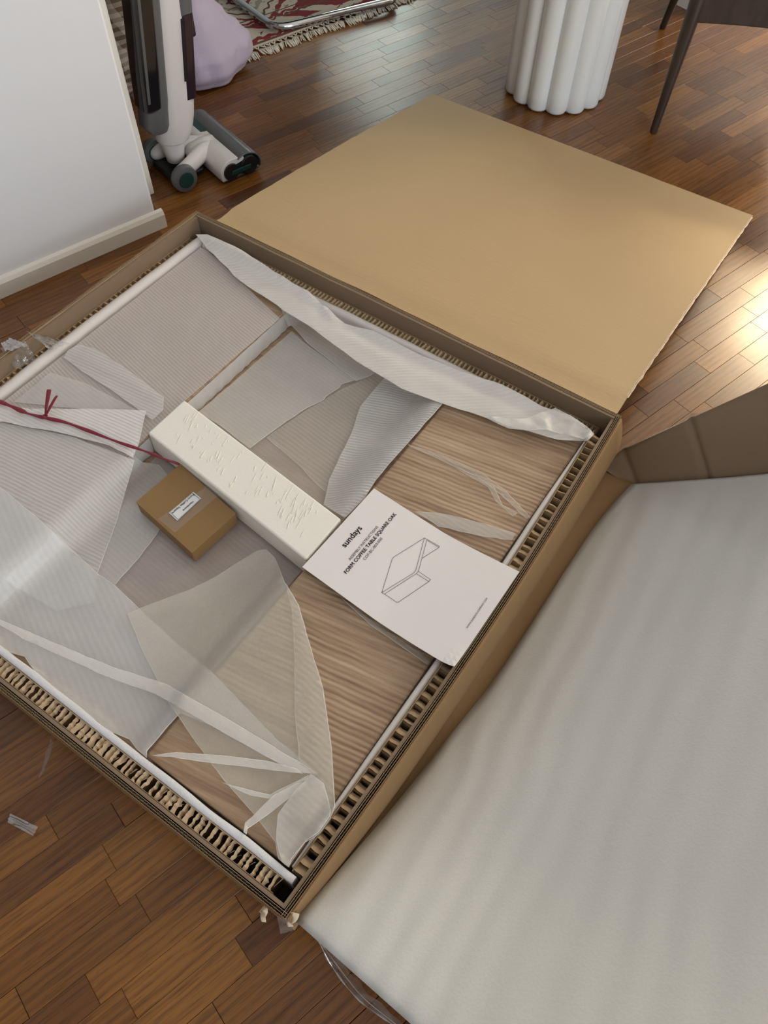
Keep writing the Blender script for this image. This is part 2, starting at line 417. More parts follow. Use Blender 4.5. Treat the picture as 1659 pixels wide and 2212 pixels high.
for k, (side, (rg, fn)) in enumerate(SIDES.items()):
    s0, s1 = rg
    if side in ('left', 'right'): s0 += .0; s1 -= .0
    wall = strip(side, s0, s1, .0000, .0007, .004, RIM, 40, .0025, k).build('wall', M_KRD, carton)
    strip(side, s0+.001, s1-.001, .0032, .0037, .01, RIM-.0006, 40, .001, k+5).build('liner', M_EDGE, wall)
    strip(side, s0+.001, s1-.001, .0064, .0070, .01, RIM-.0004, 40, .0015, k+9).build('liner', M_EDGE, wall)
    fl = MB(); zigzag(side, s0+.002, s1-.002, .0009, .0031, RIM-.0005, .02, .0062, fl, k); zigzag(side, s0+.002, s1-.002, .0039, .0063, RIM-.0008, .02, .0074, fl, k+3)
    fl.build('fluting', M_FLUTE, wall)
    strip(side, s0+.009, s1-.009, .0088, .0140, .01, RIM-.003 if side != 'back' else RIM-.001, 30, .002, k+13).build('inner_board', M_KR, carton)
MB().uvbox(U0+.008, U1-.008, V0+.008, V1-.008, .0, .008).build('base', M_KR, carton)

# lid: one full panel hinged on the back edge, far end on the floor
hl = [W(-1.178, V1-.001, RIM), W(-.158, V1-.001, RIM)]
far = [P(935, 203, .004), P(1627, 465, .004)]
def lidpt(s, t, dz=0.0):
    a = hl[0].lerp(hl[1], s); b = far[0].lerp(far[1], s); p = a.lerp(b, t)
    sag = .010*math.sin(math.pi*t) - .004*math.sin(math.pi*s)*t
    hinge = .012*math.exp(-((t-.015)/.03)**2)
    wav = .0012*noise.noise(Vector((s*5, t*12, 2)))
    edge = .0012*noise.noise(Vector((s*40, t*40, 9))) if (s in (0, 1) or t == 1) else 0
    p = p + Vector((0, 0, sag*.6-hinge*.6+wav+dz)) + (far[1]-far[0]).normalized()*edge*2
    if t > .97: p.z = max(p.z, .0035+dz)
    return p
mb = MB(); nu, nv = 40, 48; T = .0062
mb.grid(lambda s, t: lidpt(s, t), nu, nv); n0 = len(mb.v)
mb.grid(lambda s, t: lidpt(s, t)-Vector((0, 0, T if t < .97 else .0034)), nu, nv)
lid = mb.build('lid', M_LID, carton, smooth=True)
mb = MB()   # the raw cut edges with their fluting
def edge_line(fn_, n):
    pts = [fn_(i/n) for i in range(n+1)]; vs = []; fs = []
    for i, p in enumerate(pts):
        vs += [p, p-Vector((0, 0, T))]
        if i: fs.append((2*i-2, 2*i-1, 2*i+1, 2*i))
    mb.add(vs, fs)
edge_line(lambda q: lidpt(0, q), 48); edge_line(lambda q: lidpt(1, q), 48); edge_line(lambda q: lidpt(q, 1)-Vector((0, 0, 0)), 40)
mb.build('cut_edge', M_EDGE, lid)
mb = MB()   # torn pale paper fringe along the right and far edges
rg = random.Random(5)
ex = (far[1]-far[0]).normalized()
for i in range(150):
    t = .06+.93*i/150; p = lidpt(1, t); q = lidpt(1, t+.0066)
    w1 = .0015+.003*max(0, noise.noise(Vector((i*.33, 1, 0))))+.0012*rg.random(); 
    mb.add([p+Vector((0, 0, .0006))-ex*w1, q+Vector((0, 0, .0006))-ex*(w1*.8), q+ex*.0022-Vector((0, 0, .002+.002*rg.random())), p+ex*.0018-Vector((0, 0, .003))], [(0, 1, 2, 3)])
for i in range(60):
    s = .72+.28*i/60; p = lidpt(s, 1); q = lidpt(min(1, s+.0047), 1); ey = (far[0]-hl[0]).normalized(); ey.z = 0
    w1 = .001+.0035*max(0, noise.noise(Vector((i*.4, 5, 0))))
    mb.add([p+Vector((0, 0, .0006))-ey*w1, q+Vector((0, 0, .0006))-ey*w1, q+ey*.0025-Vector((0, 0, .002)), p+ey*.002-Vector((0, 0, .002))], [(0, 1, 2, 3)])
mb.build('torn_edge', M_TORN, lid)

# side flap folded down over the right wall, running under the foam and up to the right
FL = [((1365, 1050), .016), ((1281, 1148), .018), ((1093, 1437), .028), ((982, 1582), .042), ((847, 1751), .070), ((640, 1990), .150)]
FLW = [P(q[0], q[1], z) for q, z in FL]
def spline(pts, t):
    n = len(pts)-1; x = t*n; i = min(int(x), n-1); f = x-i
    p0 = pts[max(i-1, 0)]; p1 = pts[i]; p2 = pts[i+1]; p3 = pts[min(i+2, n)]
    return .5*((2*p1)+(p2-p0)*f+(2*p0-5*p1+4*p2-p3)*f*f+(3*p1-p0-3*p2+p3)*f**3)
END_B = P(1659, 1030, .128); DIRB = (END_B-FLW[0]).normalized()
DIRF = (P(870, 2212, .215)-FLW[-1]).normalized(); DIRF = (E1*.95-E2*.05+Vector((0, 0, .24))).normalized()
def foampt(s, t, off=0.0):
    p = spline(FLW, s); d = DIRB.lerp(DIRF, s).normalized(); L = .92
    q = p+d*(L*t)+Vector((0, 0, .34*max(0, t-.18)**1.7))
    z = .006*math.sin(9*t+3*s)*min(1, t*4)+.010*noise.noise(Vector((s*3, t*4, 1)))*min(1, t*5) - .05*t*(1-t)*(1-s)*.6
    # the edge rolls down a little
    z -= .012*s*math.exp(-(t/.02)**2) + .006*math.exp(-((1-s)/.012)**2)
    return q+Vector((0, 0, z+off))
def flappt(s, t):
    v = V1-.004-s*(V1-V0-.006)+(.045*s if t > .5 else 0)
    u1 = U1+bulge(v)
    f = spline(FLW, s)+Vector((0, 0, -.012))
    uf, vf, zf = f.dot(E1), f.dot(E2), f.z
    if t < .35:
        k = t/.35; bow = .014*math.sin(math.pi*k)*(1-s*.6)
        zf2 = min(zf, .03) if s < .8 else min(zf, .03+(s-.8)*.4)
        return W(u1+.0012+(.008-.004*s)*k+bow, v, RIM-.004-(RIM-.004-max(.004, zf2-.01))*k)
    s2 = s*.955
    if t < .5:
        k = (t-.35)/.15; a = flappt(s, .3499); bb = foampt(s2, .03, -.0150); bb.z = max(.003, bb.z); p = a.lerp(bb, k); p.z = max(.003, p.z-.02*math.sin(math.pi*k)*s); return p
    p = foampt(s2, .03+.94*(t-.5)/.5, -.0150); p.z = max(.003, p.z); return p
mb = MB(); mb.grid(flappt, 40, 60); fp = mb.build('side_flap', M_KRD, carton, smooth=True, solid=.004)
# upright wing at the back of that flap, with its two score lines
def wingpt(k, t, off=0.0):   # k along the wing, t from bottom to top
    top = [((1296, 1012), 1.062), ((1340, 974), 1.093), ((1490, 905), 1.125), ((1659, 829), 1.165), ((1820, 756), 1.2)]
    ks = [0, .1, .42, .75, 1.0]
    for i in range(4):
        if k <= ks[i+1]+1e-9: break
    f = (k-ks[i])/(ks[i+1]-ks[i])
    def onv(px, py, v):
        d = ray(px, py); return Vector((0, 0, HC))+d*(v/d.dot(E2))
    T0 = onv(*top[i][0], top[i][1]); T1 = onv(*top[i+1][0], top[i+1][1]); tp = T0.lerp(T1, f)
    bot = [W(-.142, 1.058, .012), foampt(.0, .015, -.022), foampt(0, .17, -.02), foampt(0, .30, -.02), foampt(0, .50, -.02)]
    bt = bot[i].lerp(bot[i+1], f)
    p = bt.lerp(tp, t)
    score = .006*math.exp(-((k-.42)/.014)**2)+.004*math.exp(-((k-.115)/.012)**2)
    p += E2*(score+off); p.z = max(p.z, .004)
    return p
mb = MB(); mb.grid(lambda k, t: wingpt(k, t), 90, 10); wing = mb.build('wing_flap', M_KR, carton, smooth=True, solid=.004)
mb = MB(); rg = random.Random(8)
for i in range(60):
    k = .08+.34*i/60; p = wingpt(k, 1)+Vector((0, 0, .001)); q = wingpt(k+.0057, 1)+Vector((0, 0, .001)); hgt = .001+.0045*abs(noise.noise(Vector((i*.31, 3, 1))))
    mb.add([p-E2*.002, q-E2*.002, q+E2*.001+Vector((0, 0, hgt)), p+E2*.001+Vector((0, 0, hgt*(.5+rg.random())))], [(0, 1, 2, 3)])
mb.build('torn_edge', M_TORN, wing)
M_TAPE = film('clear_tape', .16)
mb = MB(); c = wingpt(.42, 1); mb.grid(lambda s, t: c+(wingpt(.47, 1)-wingpt(.37, 1)).normalized()*(.028*(s-.5))+Vector((0, 0, .018*(t-.35)))+E2*(.004*math.sin(5*s)+.004*t-.007), 6, 4)
mb.build('tape_tab', M_TAPE, wing, smooth=True)

# honeycomb pads and foam strips lining the four sides
PADZ = {'front': .149, 'back': .118, 'left': .122, 'right': .142}
PADS = {'front': (.0150, .0380, .011), 'back': (.0150, .0360, .010), 'left': (.0148, .0290, .0150), 'right': (.0150, .0330, .0172)}
PLAB = {'front': 'honeycomb paper pad with crushed pale cells, on the side away from the lid hinge',
        'back': 'honeycomb paper pad along the lid-hinge side of the carton',
        'left': 'honeycomb paper pad along the carton side facing the white wall',
        'right': 'honeycomb paper pad along the carton side beside the big foam sheet'}
for k, (side, (d0, d1, pitch)) in enumerate(PADS.items()):
    (s0, s1), fn = SIDES[side]; rg = random.Random(20+k); HC_Z = PADZ[side]
    a0 = s0+(.03 if side in ('front', 'back') else .045); a1 = s1-(.028 if side in ('front', 'back') else .05)
    if side == 'front': a1 = s1-.034
    if side == 'right': a0 = s0+.052
    root = thing('honeycomb_pad', fn((a0+a1)/2, (d0+d1)/2, .008), PLAB[side], 'packing pad', 'honeycomb edge pads in the carton')
    strip(side, a0, a1, d0, d0+.0009, .009, HC_Z, 40, .0015, k).build('liner', M_EDGE, root)
    strip(side, a0, a1, d1-.0012, d1, .009, HC_Z+.001, 40, .0012, k+4).build('liner', M_EDGE, root)
    mb = MB(); n = int((a1-a0)/pitch)
    for i in range(n+1):
        s = a0+pitch*(i+.15*rg.uniform(-1, 1)); 
        if s > a1: break
        cr = rg.random(); fr_ = side == 'front'
        cover = pitch*(rg.uniform(.35, .8) if fr_ else rg.uniform(.55, .85)); drop = rg.uniform(.001, .006) if fr_ else rg.uniform(.007, .013)
        skew = pitch*rg.uniform(-.12, .12); jag = .0012 if fr_ else .0004
        vs = []; fs = []; m_ = 6
        for j in range(m_+1):
            f = j/m_; d = d0+.001+(d1-d0-.0022)*f; sj = s+skew*(f-.5)+(.0010*rg.uniform(-1, 1) if fr_ else .0004*math.sin(6*f+i)); zz = jag*rg.uniform(-1, 1)
            ce = cover*(.75+.5*rg.random()) if fr_ else cover
            vs += [fn(sj, d, .032), fn(sj+.0002, d, HC_Z-.004), fn(sj+.0006, d, HC_Z-.0010+zz), fn(sj+ce*.55, d, HC_Z-.0016-drop*.35+zz), fn(sj+ce, d, HC_Z-.002-drop+zz)]
            if j:
                for q in range(4): fs.append((5*j-5+q, 5*j-4+q, 5*j+1+q, 5*j+q))
        mb.add(vs, fs)
        if not fr_:
            mb.add([fn(s-.0012, d0+.001, .032), fn(s-.0012, d1-.001, .032), fn(s-.0010, d1-.001, HC_Z-.0008), fn(s-.0010, d0+.001, HC_Z-.0012)], [(0, 1, 2, 3)])
        elif cr > .6:   # a torn curl standing out of the cell
            p = fn(s+pitch*.5, d0+(d1-d0)*rg.uniform(.15, .6), HC_Z-.003); q = fn(s+pitch*.9, d0+(d1-d0)*rg.uniform(.5, .95), HC_Z+.001)
            mb.add([p, q, q+Vector((.002, .001, -.004)), p+Vector((.002, .002, -.005))], [(0, 1, 2, 3)])
    mb.build('cells', M_HONEY, root)
    strip(side, a0, a1, d0+.001, d1-.001, .01, .031, 4).build('core', M_KR, root)
def foam_strip(side, s0, s1, d0, d1, zt, label, mat, seed, round_=True):
    fn = SIDES[side][1]; mb = MB(); rings = []; n = 60
    for i in range(n+1):
        s = s0+(s1-s0)*i/n; ww = .0022*noise.noise(Vector((s*14, seed, 0))); wz = .002*noise.noise(Vector((s*10, seed+3, 0)))
        e1_ = min(d1, U1+bulge(s)+.1836) if side == 'right' else d1
        c = (d0+e1_)/2; h = (e1_-d0)/2
        if side == 'right': ww *= .25
        if round_:
            prof = [(c-h, .05)]+[(c-h*math.cos(q*math.pi/8)+ww, zt-.010+.010*math.sin(q*math.pi/8)+wz) for q in range(9)]+[(c+h, .05)]
        else:
            prof = [(d0, .05), (d0+ww*.3, zt-.002+wz), (d0+.002+ww*.3, zt+wz), (d1-.002+ww, zt+wz), (d1+ww, zt-.002+wz), (d1, .05)]
        rings.append([fn(s, d, z) for d, z in prof])
    mb.loft(rings)
    return mb.build('foam_strip', mat, label=label, cat='foam strip', group='white foam edge strips in the carton', smooth=True, ang=50)
foam_strip('left', .080, 1.034, .0295, .0530, .130, 'rounded white foam strip along the carton side facing the white wall', M_TUBE, 1)
foam_strip('back', U0+.055, U1-.0385, .0365, .0555, .126, 'rounded white foam strip along the lid-hinge side, half under bunched wrap', M_TUBE, 2)
foam_strip('front', U0+.04, U1-.020, .0385, .0500, .150, 'flat sparkling white foam strip beside the crushed honeycomb pad', M_FOAM, 3, False)
foam_strip('right', .085, 1.014, .0332, .0465, .138, 'thin greyish foam strip under the edge of the white booklet', M_TUBE, 4, True)

# ------------------------------------------------------------------ flat-packed table parts
ZA, ZR = .118, .068
top = MB().uvbox(-1.176, -.187, .082, 1.014, .009, ZR).build('oak_panel', M_OAKP, bevel=.004, label='square oak table top lying flat at the bottom of the carton', cat='table top')
SA = (-1.176, -.884, .082, 1.012); SB = (-.460, -.1865, .084, 1.012)
pa = MB().uvbox(*SA, ZR+.001, ZA-.002).build('oak_panel', M_OAKP, bevel=.004, label='oak table leg panel under opaque ridged wrap, beside the rounded foam strip', cat='table leg', group='oak table leg panels')
pb = MB().uvbox(*SB, ZR+.001, ZA).build('oak_panel', M_OAK, bevel=.004, label='oak table leg panel showing bare brown grain, partly under the white booklet', cat='table leg', group='oak table leg panels')

M_GUARD = plain('edge_wrap_film', (206, 202, 198), .45, .06, 120)
def guard(u, v0, v1, z0, z1, parent, sgn, top=False):   # ribbed dark edge wrap
    mb = MB(); n = 90
    def fn(s, t):
        v = v0+(v1-v0)*s; z = z0+(z1-z0)*t
        return W(u+sgn*(.0012+.0009*math.sin(s*n*2.1+4*noise.noise(Vector((s*20, t*2, 0))))*(1-t)), v, z+.001*noise.noise(Vector((s*40, 0, 0)))*t)
    mb.grid(fn, 3*n, 3)
    if top: mb.grid(lambda s, t: W(u-sgn*(.0012-.0012*t+(1-t)*(.006+.003*noise.noise(Vector((s*60, 1, 0))))), v0+(v1-v0)*s, z1+.0006+.0005*math.sin(s*n*2.1)), 3*n, 2)
    mb.build('edge_wrap', M_GUARD, parent, smooth=True)
guard(SA[1], .09, 1.0, ZR+.002, ZA-.004, pa, 1); guard(SB[1], .09, 1.0, ZR+.03, ZA-.002, pb, 1)
def blk(u, v):   # surface height under the wrap, softened at the steps
    def sm(x, c, w_): return 1/(1+math.exp(-max(-40, min(40, (x-c)/w_))))
    h = ZR + (ZA-ZR)*max(1-sm(u, SA[1]+.003, .0025), sm(u, SB[0]-.003, .0035))
    for edge, top_ in ((sm(v, 1.015, .002), .128), (1-sm(v, .079, .002), .151), (1-sm(u, -1.178, .002), .131), (sm(u, -.1845, .0015), .139)):
        h += max(0, top_-h)*edge
    return h
SOFT = [0.0]
def surf(u, v):   # height of a sheet spanning the recess with SOFT metres of sag
    w_ = SOFT[0]; b = blk(u, v)
    if not w_: return b
    x = max(0, min(u-SA[1], SB[0]-u)); k = min(1, x/w_); k = k*k*(3-2*k)
    return max(b, ZA-(ZA-ZR)*k)
def fit(px, py, off):
    z = .118
    for _ in range(14):
        u, v = UV(px, py, z); z = .5*z+.5*(surf(u, v)+off)
    return UV(px, py, z)
def draped(name, poly, off, mat, label, parent=None, seed=0, step=.010, wr=.003, wfreq=16, lift=0.0, ridge=None, cat='wrap', group='white foam wrap sheets over the table parts', sub=6, hfun=None, edge_glint=.0016, soft=0.0, lim=(-1.198, -.172, .0795, 1.034)):
    SOFT[0] = soft
    # dense outline
    pts = []
    n = len(poly)
    for i in range(n):
        x0, y0 = poly[i]; x1, y1 = poly[(i+1) % n]
        m_ = max(1, int(math.hypot(x1-x0, y1-y0)/18))
        for j in range(m_): pts.append((x0+(x1-x0)*j/m_, y0+(y1-y0)*j/m_))
    uvs = [Vector(fit(px+1.5*noise.noise(Vector((px*.05, py*.05, seed))), py+1.5*noise.noise(Vector((px*.05, py*.05, seed+9))), off)) for px, py in pts]
    for q in uvs: q.x = max(lim[0], min(lim[1], q.x)); q.y = max(lim[2], min(lim[3], q.y))
    uvs = [q for i, q in enumerate(uvs) if (q-uvs[i-1]).length > 2e-4]
    us = [q.x for q in uvs]; vs_ = [q.y for q in uvs]
    inner = []
    def inside(x, y):
        c = False; j = len(uvs)-1
        for i in range(len(uvs)):
            a, b = uvs[i], uvs[j]
            if (a.y > y) != (b.y > y) and x < (b.x-a.x)*(y-a.y)/(b.y-a.y)+a.x: c = not c
            j = i
        return c
    u = min(us); k = 0
    while u < max(us):
        v = min(vs_)+(step/2 if k % 2 else 0)
        while v < max(vs_):
            if inside(u, v):
                if min((q.x-u)**2+(q.y-v)**2 for q in uvs) > (step*.55)**2: inner.append(Vector((u, v)))
            v += step
        u += step; k += 1
    allp = uvs+inner; ne = len(uvs)
    r_ = geometry.delaunay_2d_cdt(allp, [(i, (i+1) % ne) for i in range(ne)], [list(range(ne))], 1, 1e-6)
    vv, ff = r_[0], r_[2]
    mb = MB(); out = []
    for q in vv:
        h = surf(q.x, q.y)+off
        d = min((e.x-q.x)**2+(e.y-q.y)**2 for e in uvs)**.5
        wv = wr*(noise.noise(Vector((q.x*wfreq, q.y*wfreq, seed*3.1)))+.5*noise.noise(Vector((q.x*wfreq*2.3, q.y*wfreq*2.3, seed))))
        h += wv+lift*min(1, d/.05)
        if ridge:
            for (a, b, hh, ww) in ridge:
                ab = b-a; t = max(0, min(1, ((q-a).dot(ab))/ab.dot(ab))); dd = (q-(a+ab*t)).length
                h += hh*math.exp(-(dd/ww)**2)*math.sin(math.pi*min(1, max(.12, t)))
        h = max(h, blk(q.x, q.y)+.0008+off*.25)
        out.append(W(q.x, q.y, h))
    mb.add(out, [tuple(f) for f in ff])
    ob = mb.build(name, mat, parent, smooth=True, label=label, cat=cat, group=group)
    if edge_glint:  # pale ribbon painting in the light caught on the sheet's folded edge
        cen = len(uvs); hm = MB(); area = sum(uvs[i].x*uvs[(i+1) % cen].y-uvs[(i+1) % cen].x*uvs[i].y for i in range(cen))
        sg = 1 if area > 0 else -1
        lut = {}
        for q, p in zip(vv, out): lut[(round(q.x, 5), round(q.y, 5))] = p
        ring = []
        for i, q in enumerate(uvs):
            d = uvs[(i+1) % cen]-uvs[i-1]; d = d.normalized() if d.length > 1e-9 else Vector((1, 0)); nrm = Vector((-d.y, d.x))*sg*edge_glint*(.5+.9*abs(noise.noise(Vector((q.x*30, q.y*30, seed)))))
            p = lut.get((round(q.x, 5), round(q.y, 5))) or W(q.x, q.y, surf(q.x, q.y)+off)
            ring.append((p+Vector((0, 0, .0005)), p+E1*nrm.x+E2*nrm.y+Vector((0, 0, .0009))))
        hm.add([p for r_ in ring for p in r_], [(2*i, 2*i+1, (2*i+3) % (2*cen), (2*i+2) % (2*cen)) for i in range(cen)])
        hm.build('edge_glint', M_EDGE_GLINT, ob, smooth=True)
    SOFT[0] = 0.0
    return ob
M_EDGE_GLINT = sheet('wrap_edge_glint', .42, 0, .0, 34, (250, 249, 246), bump=.02)  # brighter than the wrap: edge highlight put into the colour
def uvp(px, py, off=.01): return Vector(fit(px, py, off))

M_SA = sheet('wrap_dense', .80, -.20, .14, 46, (222, 213, 208), bump=.22)
M_S1 = sheet('wrap_ridged', .72, .12, .12, 44, (236, 232, 230), bump=.28)
M_S1b = sheet('wrap_ridged_steep', .64, .33, .20, 46, (240, 240, 240), gloss=.25, bump=.35)
M_S2 = sheet('wrap_smooth', .52, -.1, .03, 36, (242, 240, 236), bump=.08)
M_S3 = sheet('wrap_thin', .36, -.12, .06, 36, (232, 226, 214), bump=.2)
M_SF = sheet('wrap_fold', .62, -.1, .01, 36, (248, 246, 242), bump=.03)
M_SB8 = sheet('wrap_bunched', .92, .62, .05, 40, (248, 245, 240), gloss=.25, bump=.2)
M_SR = sheet('wrap_grey', .56, -.1, .02, 34, (214, 206, 202), gloss=.3, bump=.1)

# base layers
draped('wrap_sheet', [(436, 528), (604, 688), (500, 778), (402, 864), (322, 938), (163, 1098), (-46, 1300), (-330, 1390), (-560, 1300), (-60, 905), (150, 748)], .0022, M_SA,
       'large pinkish-grey ridged wrap sheet lying flat beside the rounded foam strip', seed=1, wr=.0006, step=.014, edge_glint=0, soft=.08, lim=(-1.174, -.6, .086, 1.010))
draped('wrap_sheet', [(640, 722), (950, 868), (660, 1225), (330, 1595), (180, 1500), (-100, 1310), (165, 1125), (330, 955), (428, 892)], .0030, M_SR,
       'smooth greyish wrap lining the recess under the foam block', seed=2, wr=.0012, step=.012, edge_glint=0, lim=(-.870, -.476, .086, 1.010))
draped('wrap_sheet', [(630, 715), (655, 738), (769, 821), (737, 830), (733, 838), (704, 856), (700, 864), (665, 880), (605, 921), (552, 960), (540, 969), (470, 915), (428, 890), (525, 808)], .0085, M_S2,
       'pale wrap sheet with torn edge in the recess behind the foam block', seed=3, wr=.0022)
draped('wrap_sheet', [(575, 945), (665, 884), (737, 842), (812, 806), (838, 818), (790, 880), (762, 960), (735, 1010), (706, 1064), (690, 1052), (640, 1000)], .0065, M_S3,
       'thin brownish torn wrap piece between foam block and bunched wrap', seed=4, wr=.002)
draped('wrap_sheet', [(831, 815), (900, 838), (957, 871), (880, 958), (812, 1037), (788, 1075), (745, 1118), (699, 1089), (711, 1037), (735, 985), (759, 936), (778, 878), (800, 850)], .012, M_S1b,
       'bright ridged wrap piece bridging the recess beside the bare oak grain', seed=5, wr=.0035, lift=.004, soft=.09)
draped('wrap_sheet', [(291, 996), (345, 1005), (400, 1075), (345, 1145), (338, 1156), (300, 1205), (249, 1264), (205, 1238)], .0075, M_S2,
       'pale torn wrap wedge under the small hardware box', seed=6, wr=.0015)
draped('wrap_sheet', [(137, 772), (146, 757), (170, 743), (205, 752), (270, 795), (354, 858), (352, 886), (330, 908), (300, 886), (236, 840), (178, 803)], .0065, M_S1,
       'narrow pleated wrap strip running from the rounded foam strip to the foam block', seed=7, wr=.0014,
       ridge=[(uvp(150, 755), uvp(350, 862), .003, .006), (uvp(190, 805), uvp(320, 890), .003, .005)])
draped('wrap_sheet', [(30, 868), (110, 805), (190, 830), (265, 870), (314, 896), (300, 888), (180, 884)], .0048, M_S2,
       'crumpled wrap wedge between pleated strip and the red string', seed=17, wr=.002, wfreq=24)
draped('wrap_sheet', [(-70, 925), (0, 912), (148, 941), (291, 994), (278, 1038), (253, 1123), (228, 1194), (211, 1240), (205, 1300), (120, 1320), (-90, 1190)], .009, M_S1,
       'broad ridged wrap sheet below the folded white strip', seed=8, wr=.0016, soft=.05)
draped('wrap_sheet', [(-75, 874), (0, 878), (76, 884), (200, 883), (316, 886), (304, 941), (299, 962), (291, 979), (287, 989), (236, 962), (148, 939), (70, 925), (8, 912), (-70, 915)], .0125, sheet('wrap_white', .9, .14, .12, 44, (246, 242, 240), bump=.35),
       'bright white folded wrap strip under the red string', soft=.05, seed=9, wr=.0014, ridge=[(uvp(0, 893), uvp(296, 945), .006, .02)])
draped('wrap_sheet', [(-130, 960), (0, 1051), (89, 1125), (211, 1238), (249, 1264), (299, 1313), (376, 1385), (458, 1452), (598, 1597), (675, 1660), (640, 1668), (560, 1625), (450, 1565), (390, 1540), (318, 1622), (309, 1636), (280, 1598), (193, 1559), (96, 1477), (53, 1419), (-20, 1395), (-250, 1250)], .0145, sheet('wrap_broad', .62, -.42, .03, 30, (240, 240, 240), gloss=.25, bump=.06),
       'broad glossy white wrap sheet spread along the crushed honeycomb pad', seed=10, wr=.0028, wfreq=11, step=.012, soft=.05)
draped('wrap_sheet', [(275, 1326), (330, 1303), (410, 1274), (470, 1243), (525, 1208), (556, 1190), (575, 1188), (594, 1204), (616, 1259), (645, 1307), (674, 1409), (698, 1486), (717, 1621), (724, 1741), (719, 1770), (693, 1802), (660, 1820), (630, 1862), (608, 1892), (594, 1819), (554, 1766), (482, 1684), (420, 1600), (366, 1520), (309, 1409)], .0215, sheet('wrap_veil', .42, -.5, .0, 30, (240, 236, 224), bump=.02),
       'sheer cream wrap sheet with rounded corner draped over the bare oak grain', seed=11, wr=.0028, wfreq=9, step=.012, soft=.05)
VEIL = 'bright fold of the sheer cream wrap sheet'
def foldp(name, poly, off, label, seed, mat=None, wr=.002, lift=.004):
    return draped(name, poly, off, mat or M_SF, label, seed=seed, wr=wr, lift=lift, step=.008, soft=.05)
foldp('wrap_fold', [(0, 1338), (60, 1364), (241, 1440), (360, 1478), (500, 1558), (640, 1642), (690, 1672), (640, 1668), (560, 1626), (482, 1582), (337, 1500), (241, 1466), (48, 1379), (0, 1350), (-60, 1318), (-60, 1300)], .0262, 'long bright fold of wrap crossing diagonally to the carton corner', 12)
foldp('wrap_fold', [(328, 1632), (381, 1625), (482, 1632), (578, 1643), (640, 1660), (655, 1672), (569, 1661), (434, 1645), (370, 1636)], .0275, 'thin pointed fold of wrap starting at the sparkling foam strip', 13)
foldp('wrap_fold', [(511, 1806), (530, 1778), (593, 1716), (641, 1692), (668, 1688), (641, 1712), (588, 1753), (535, 1790), (520, 1808)], .0290, 'short fold of wrap near the carton corner', 14)
foldp('wrap_fold', [(480, 1690), (500, 1696), (583, 1716), (640, 1688), (668, 1674), (660, 1684), (588, 1726), (540, 1718)], .0265, 'kinked fold of wrap below the long bright fold', 15)
foldp('wrap_fold', [(618, 1259), (645, 1307), (674, 1409), (698, 1486), (717, 1621), (724, 1741), (719, 1770), (705, 1720), (692, 1690), (672, 1668), (648, 1650), (636, 1540), (636, 1420), (632, 1330)], .0262, 'tall fold along the rounded edge of the sheer cream wrap', 16, M_S3)
foldp('wrap_fold', [(596, 1815), (600, 1760), (640, 1705), (672, 1672), (700, 1692), (719, 1768), (693, 1800), (662, 1816), (630, 1855), (612, 1885)], .0345, 'gathered bunch of wrap at the carton corner', 18, M_S2, .006, .008)
# bunched band of wrap along the lid-hinge side
band = [(422, 505), (448, 510), (492, 526), (545, 563), (593, 594), (653, 628), (668, 640), (696, 664), (745, 702), (807, 726), (913, 775), (995, 811), (1082, 837), (1169, 881), (1232, 897), (1268, 922), (1284, 938), (1270, 952), (1203, 950), (1106, 923), (1034, 897), (957, 873), (870, 841), (807, 803), (769, 779), (722, 745), (677, 711), (645, 690), (614, 672), (598, 659), (520, 608), (448, 538), (438, 524)]
draped('wrap_sheet', band, .013, M_SB8, 'bunched bright wrap band along the lid-hinge side of the carton', soft=1.2, seed=19, wr=.0030, wfreq=13, step=.0085, lift=.006,
       ridge=[(uvp(448, 512), uvp(690, 690), .012, .014), (uvp(660, 650), uvp(900, 800), .014, .016), (uvp(760, 730), uvp(1240, 925), .012, .014), (uvp(650, 640), uvp(690, 700), .008, .008), (uvp(690, 668), uvp(735, 748), .007, .008)])
draped('wrap_sheet', [(600, 655), (640, 676), (722, 738), (769, 775), (822, 798), (800, 812), (769, 823), (717, 782), (665, 742), (630, 704)], .010, M_S2, 'second sheer layer hanging below the bunched wrap band', seed=20, wr=.003)
draped('wrap_fold', [(1130, 905), (1200, 880), (1230, 898), (1266, 930), (1282, 940), (1262, 948), (1215, 938), (1180, 930), (1100, 925), (1050, 905)], .026, M_SF, 'knotted tuft of wrap at the corner beside the lid hinge', seed=21, wr=.009, wfreq=30, step=.006, lift=.006, group=None)
# fine folds over the bare oak panel
foldp('wrap_fold', [(868, 955), (960, 985), (1040, 1020), (1090, 1058), (1145, 1116), (1138, 1122), (1080, 1068), (1030, 1030), (950, 994)], .004, 'hairline fold of clear wrap across the bare oak grain', 22, M_S3, .001, .002)
foldp('wrap_fold', [(985, 1012), (1065, 1046), (1085, 1090), (1118, 1108), (1108, 1116), (1070, 1082), (1055, 1052)], .0075, 'forked short fold of clear wrap on the oak grain', 23, M_S3, .001, .002)
foldp('wrap_fold', [(895, 1104), (966, 1110), (1050, 1132), (1114, 1152), (1106, 1167), (1034, 1157), (947, 1137)], .0045, 'flat wrap fold just above the white booklet', 24, M_S2, .001, .002)
foldp('wrap_fold', [(735, 1290), (820, 1352), (930, 1425), (922, 1436), (800, 1350)], .0035, 'slim wrap fold along the lower booklet edge', 25, M_S3, .001, .002)

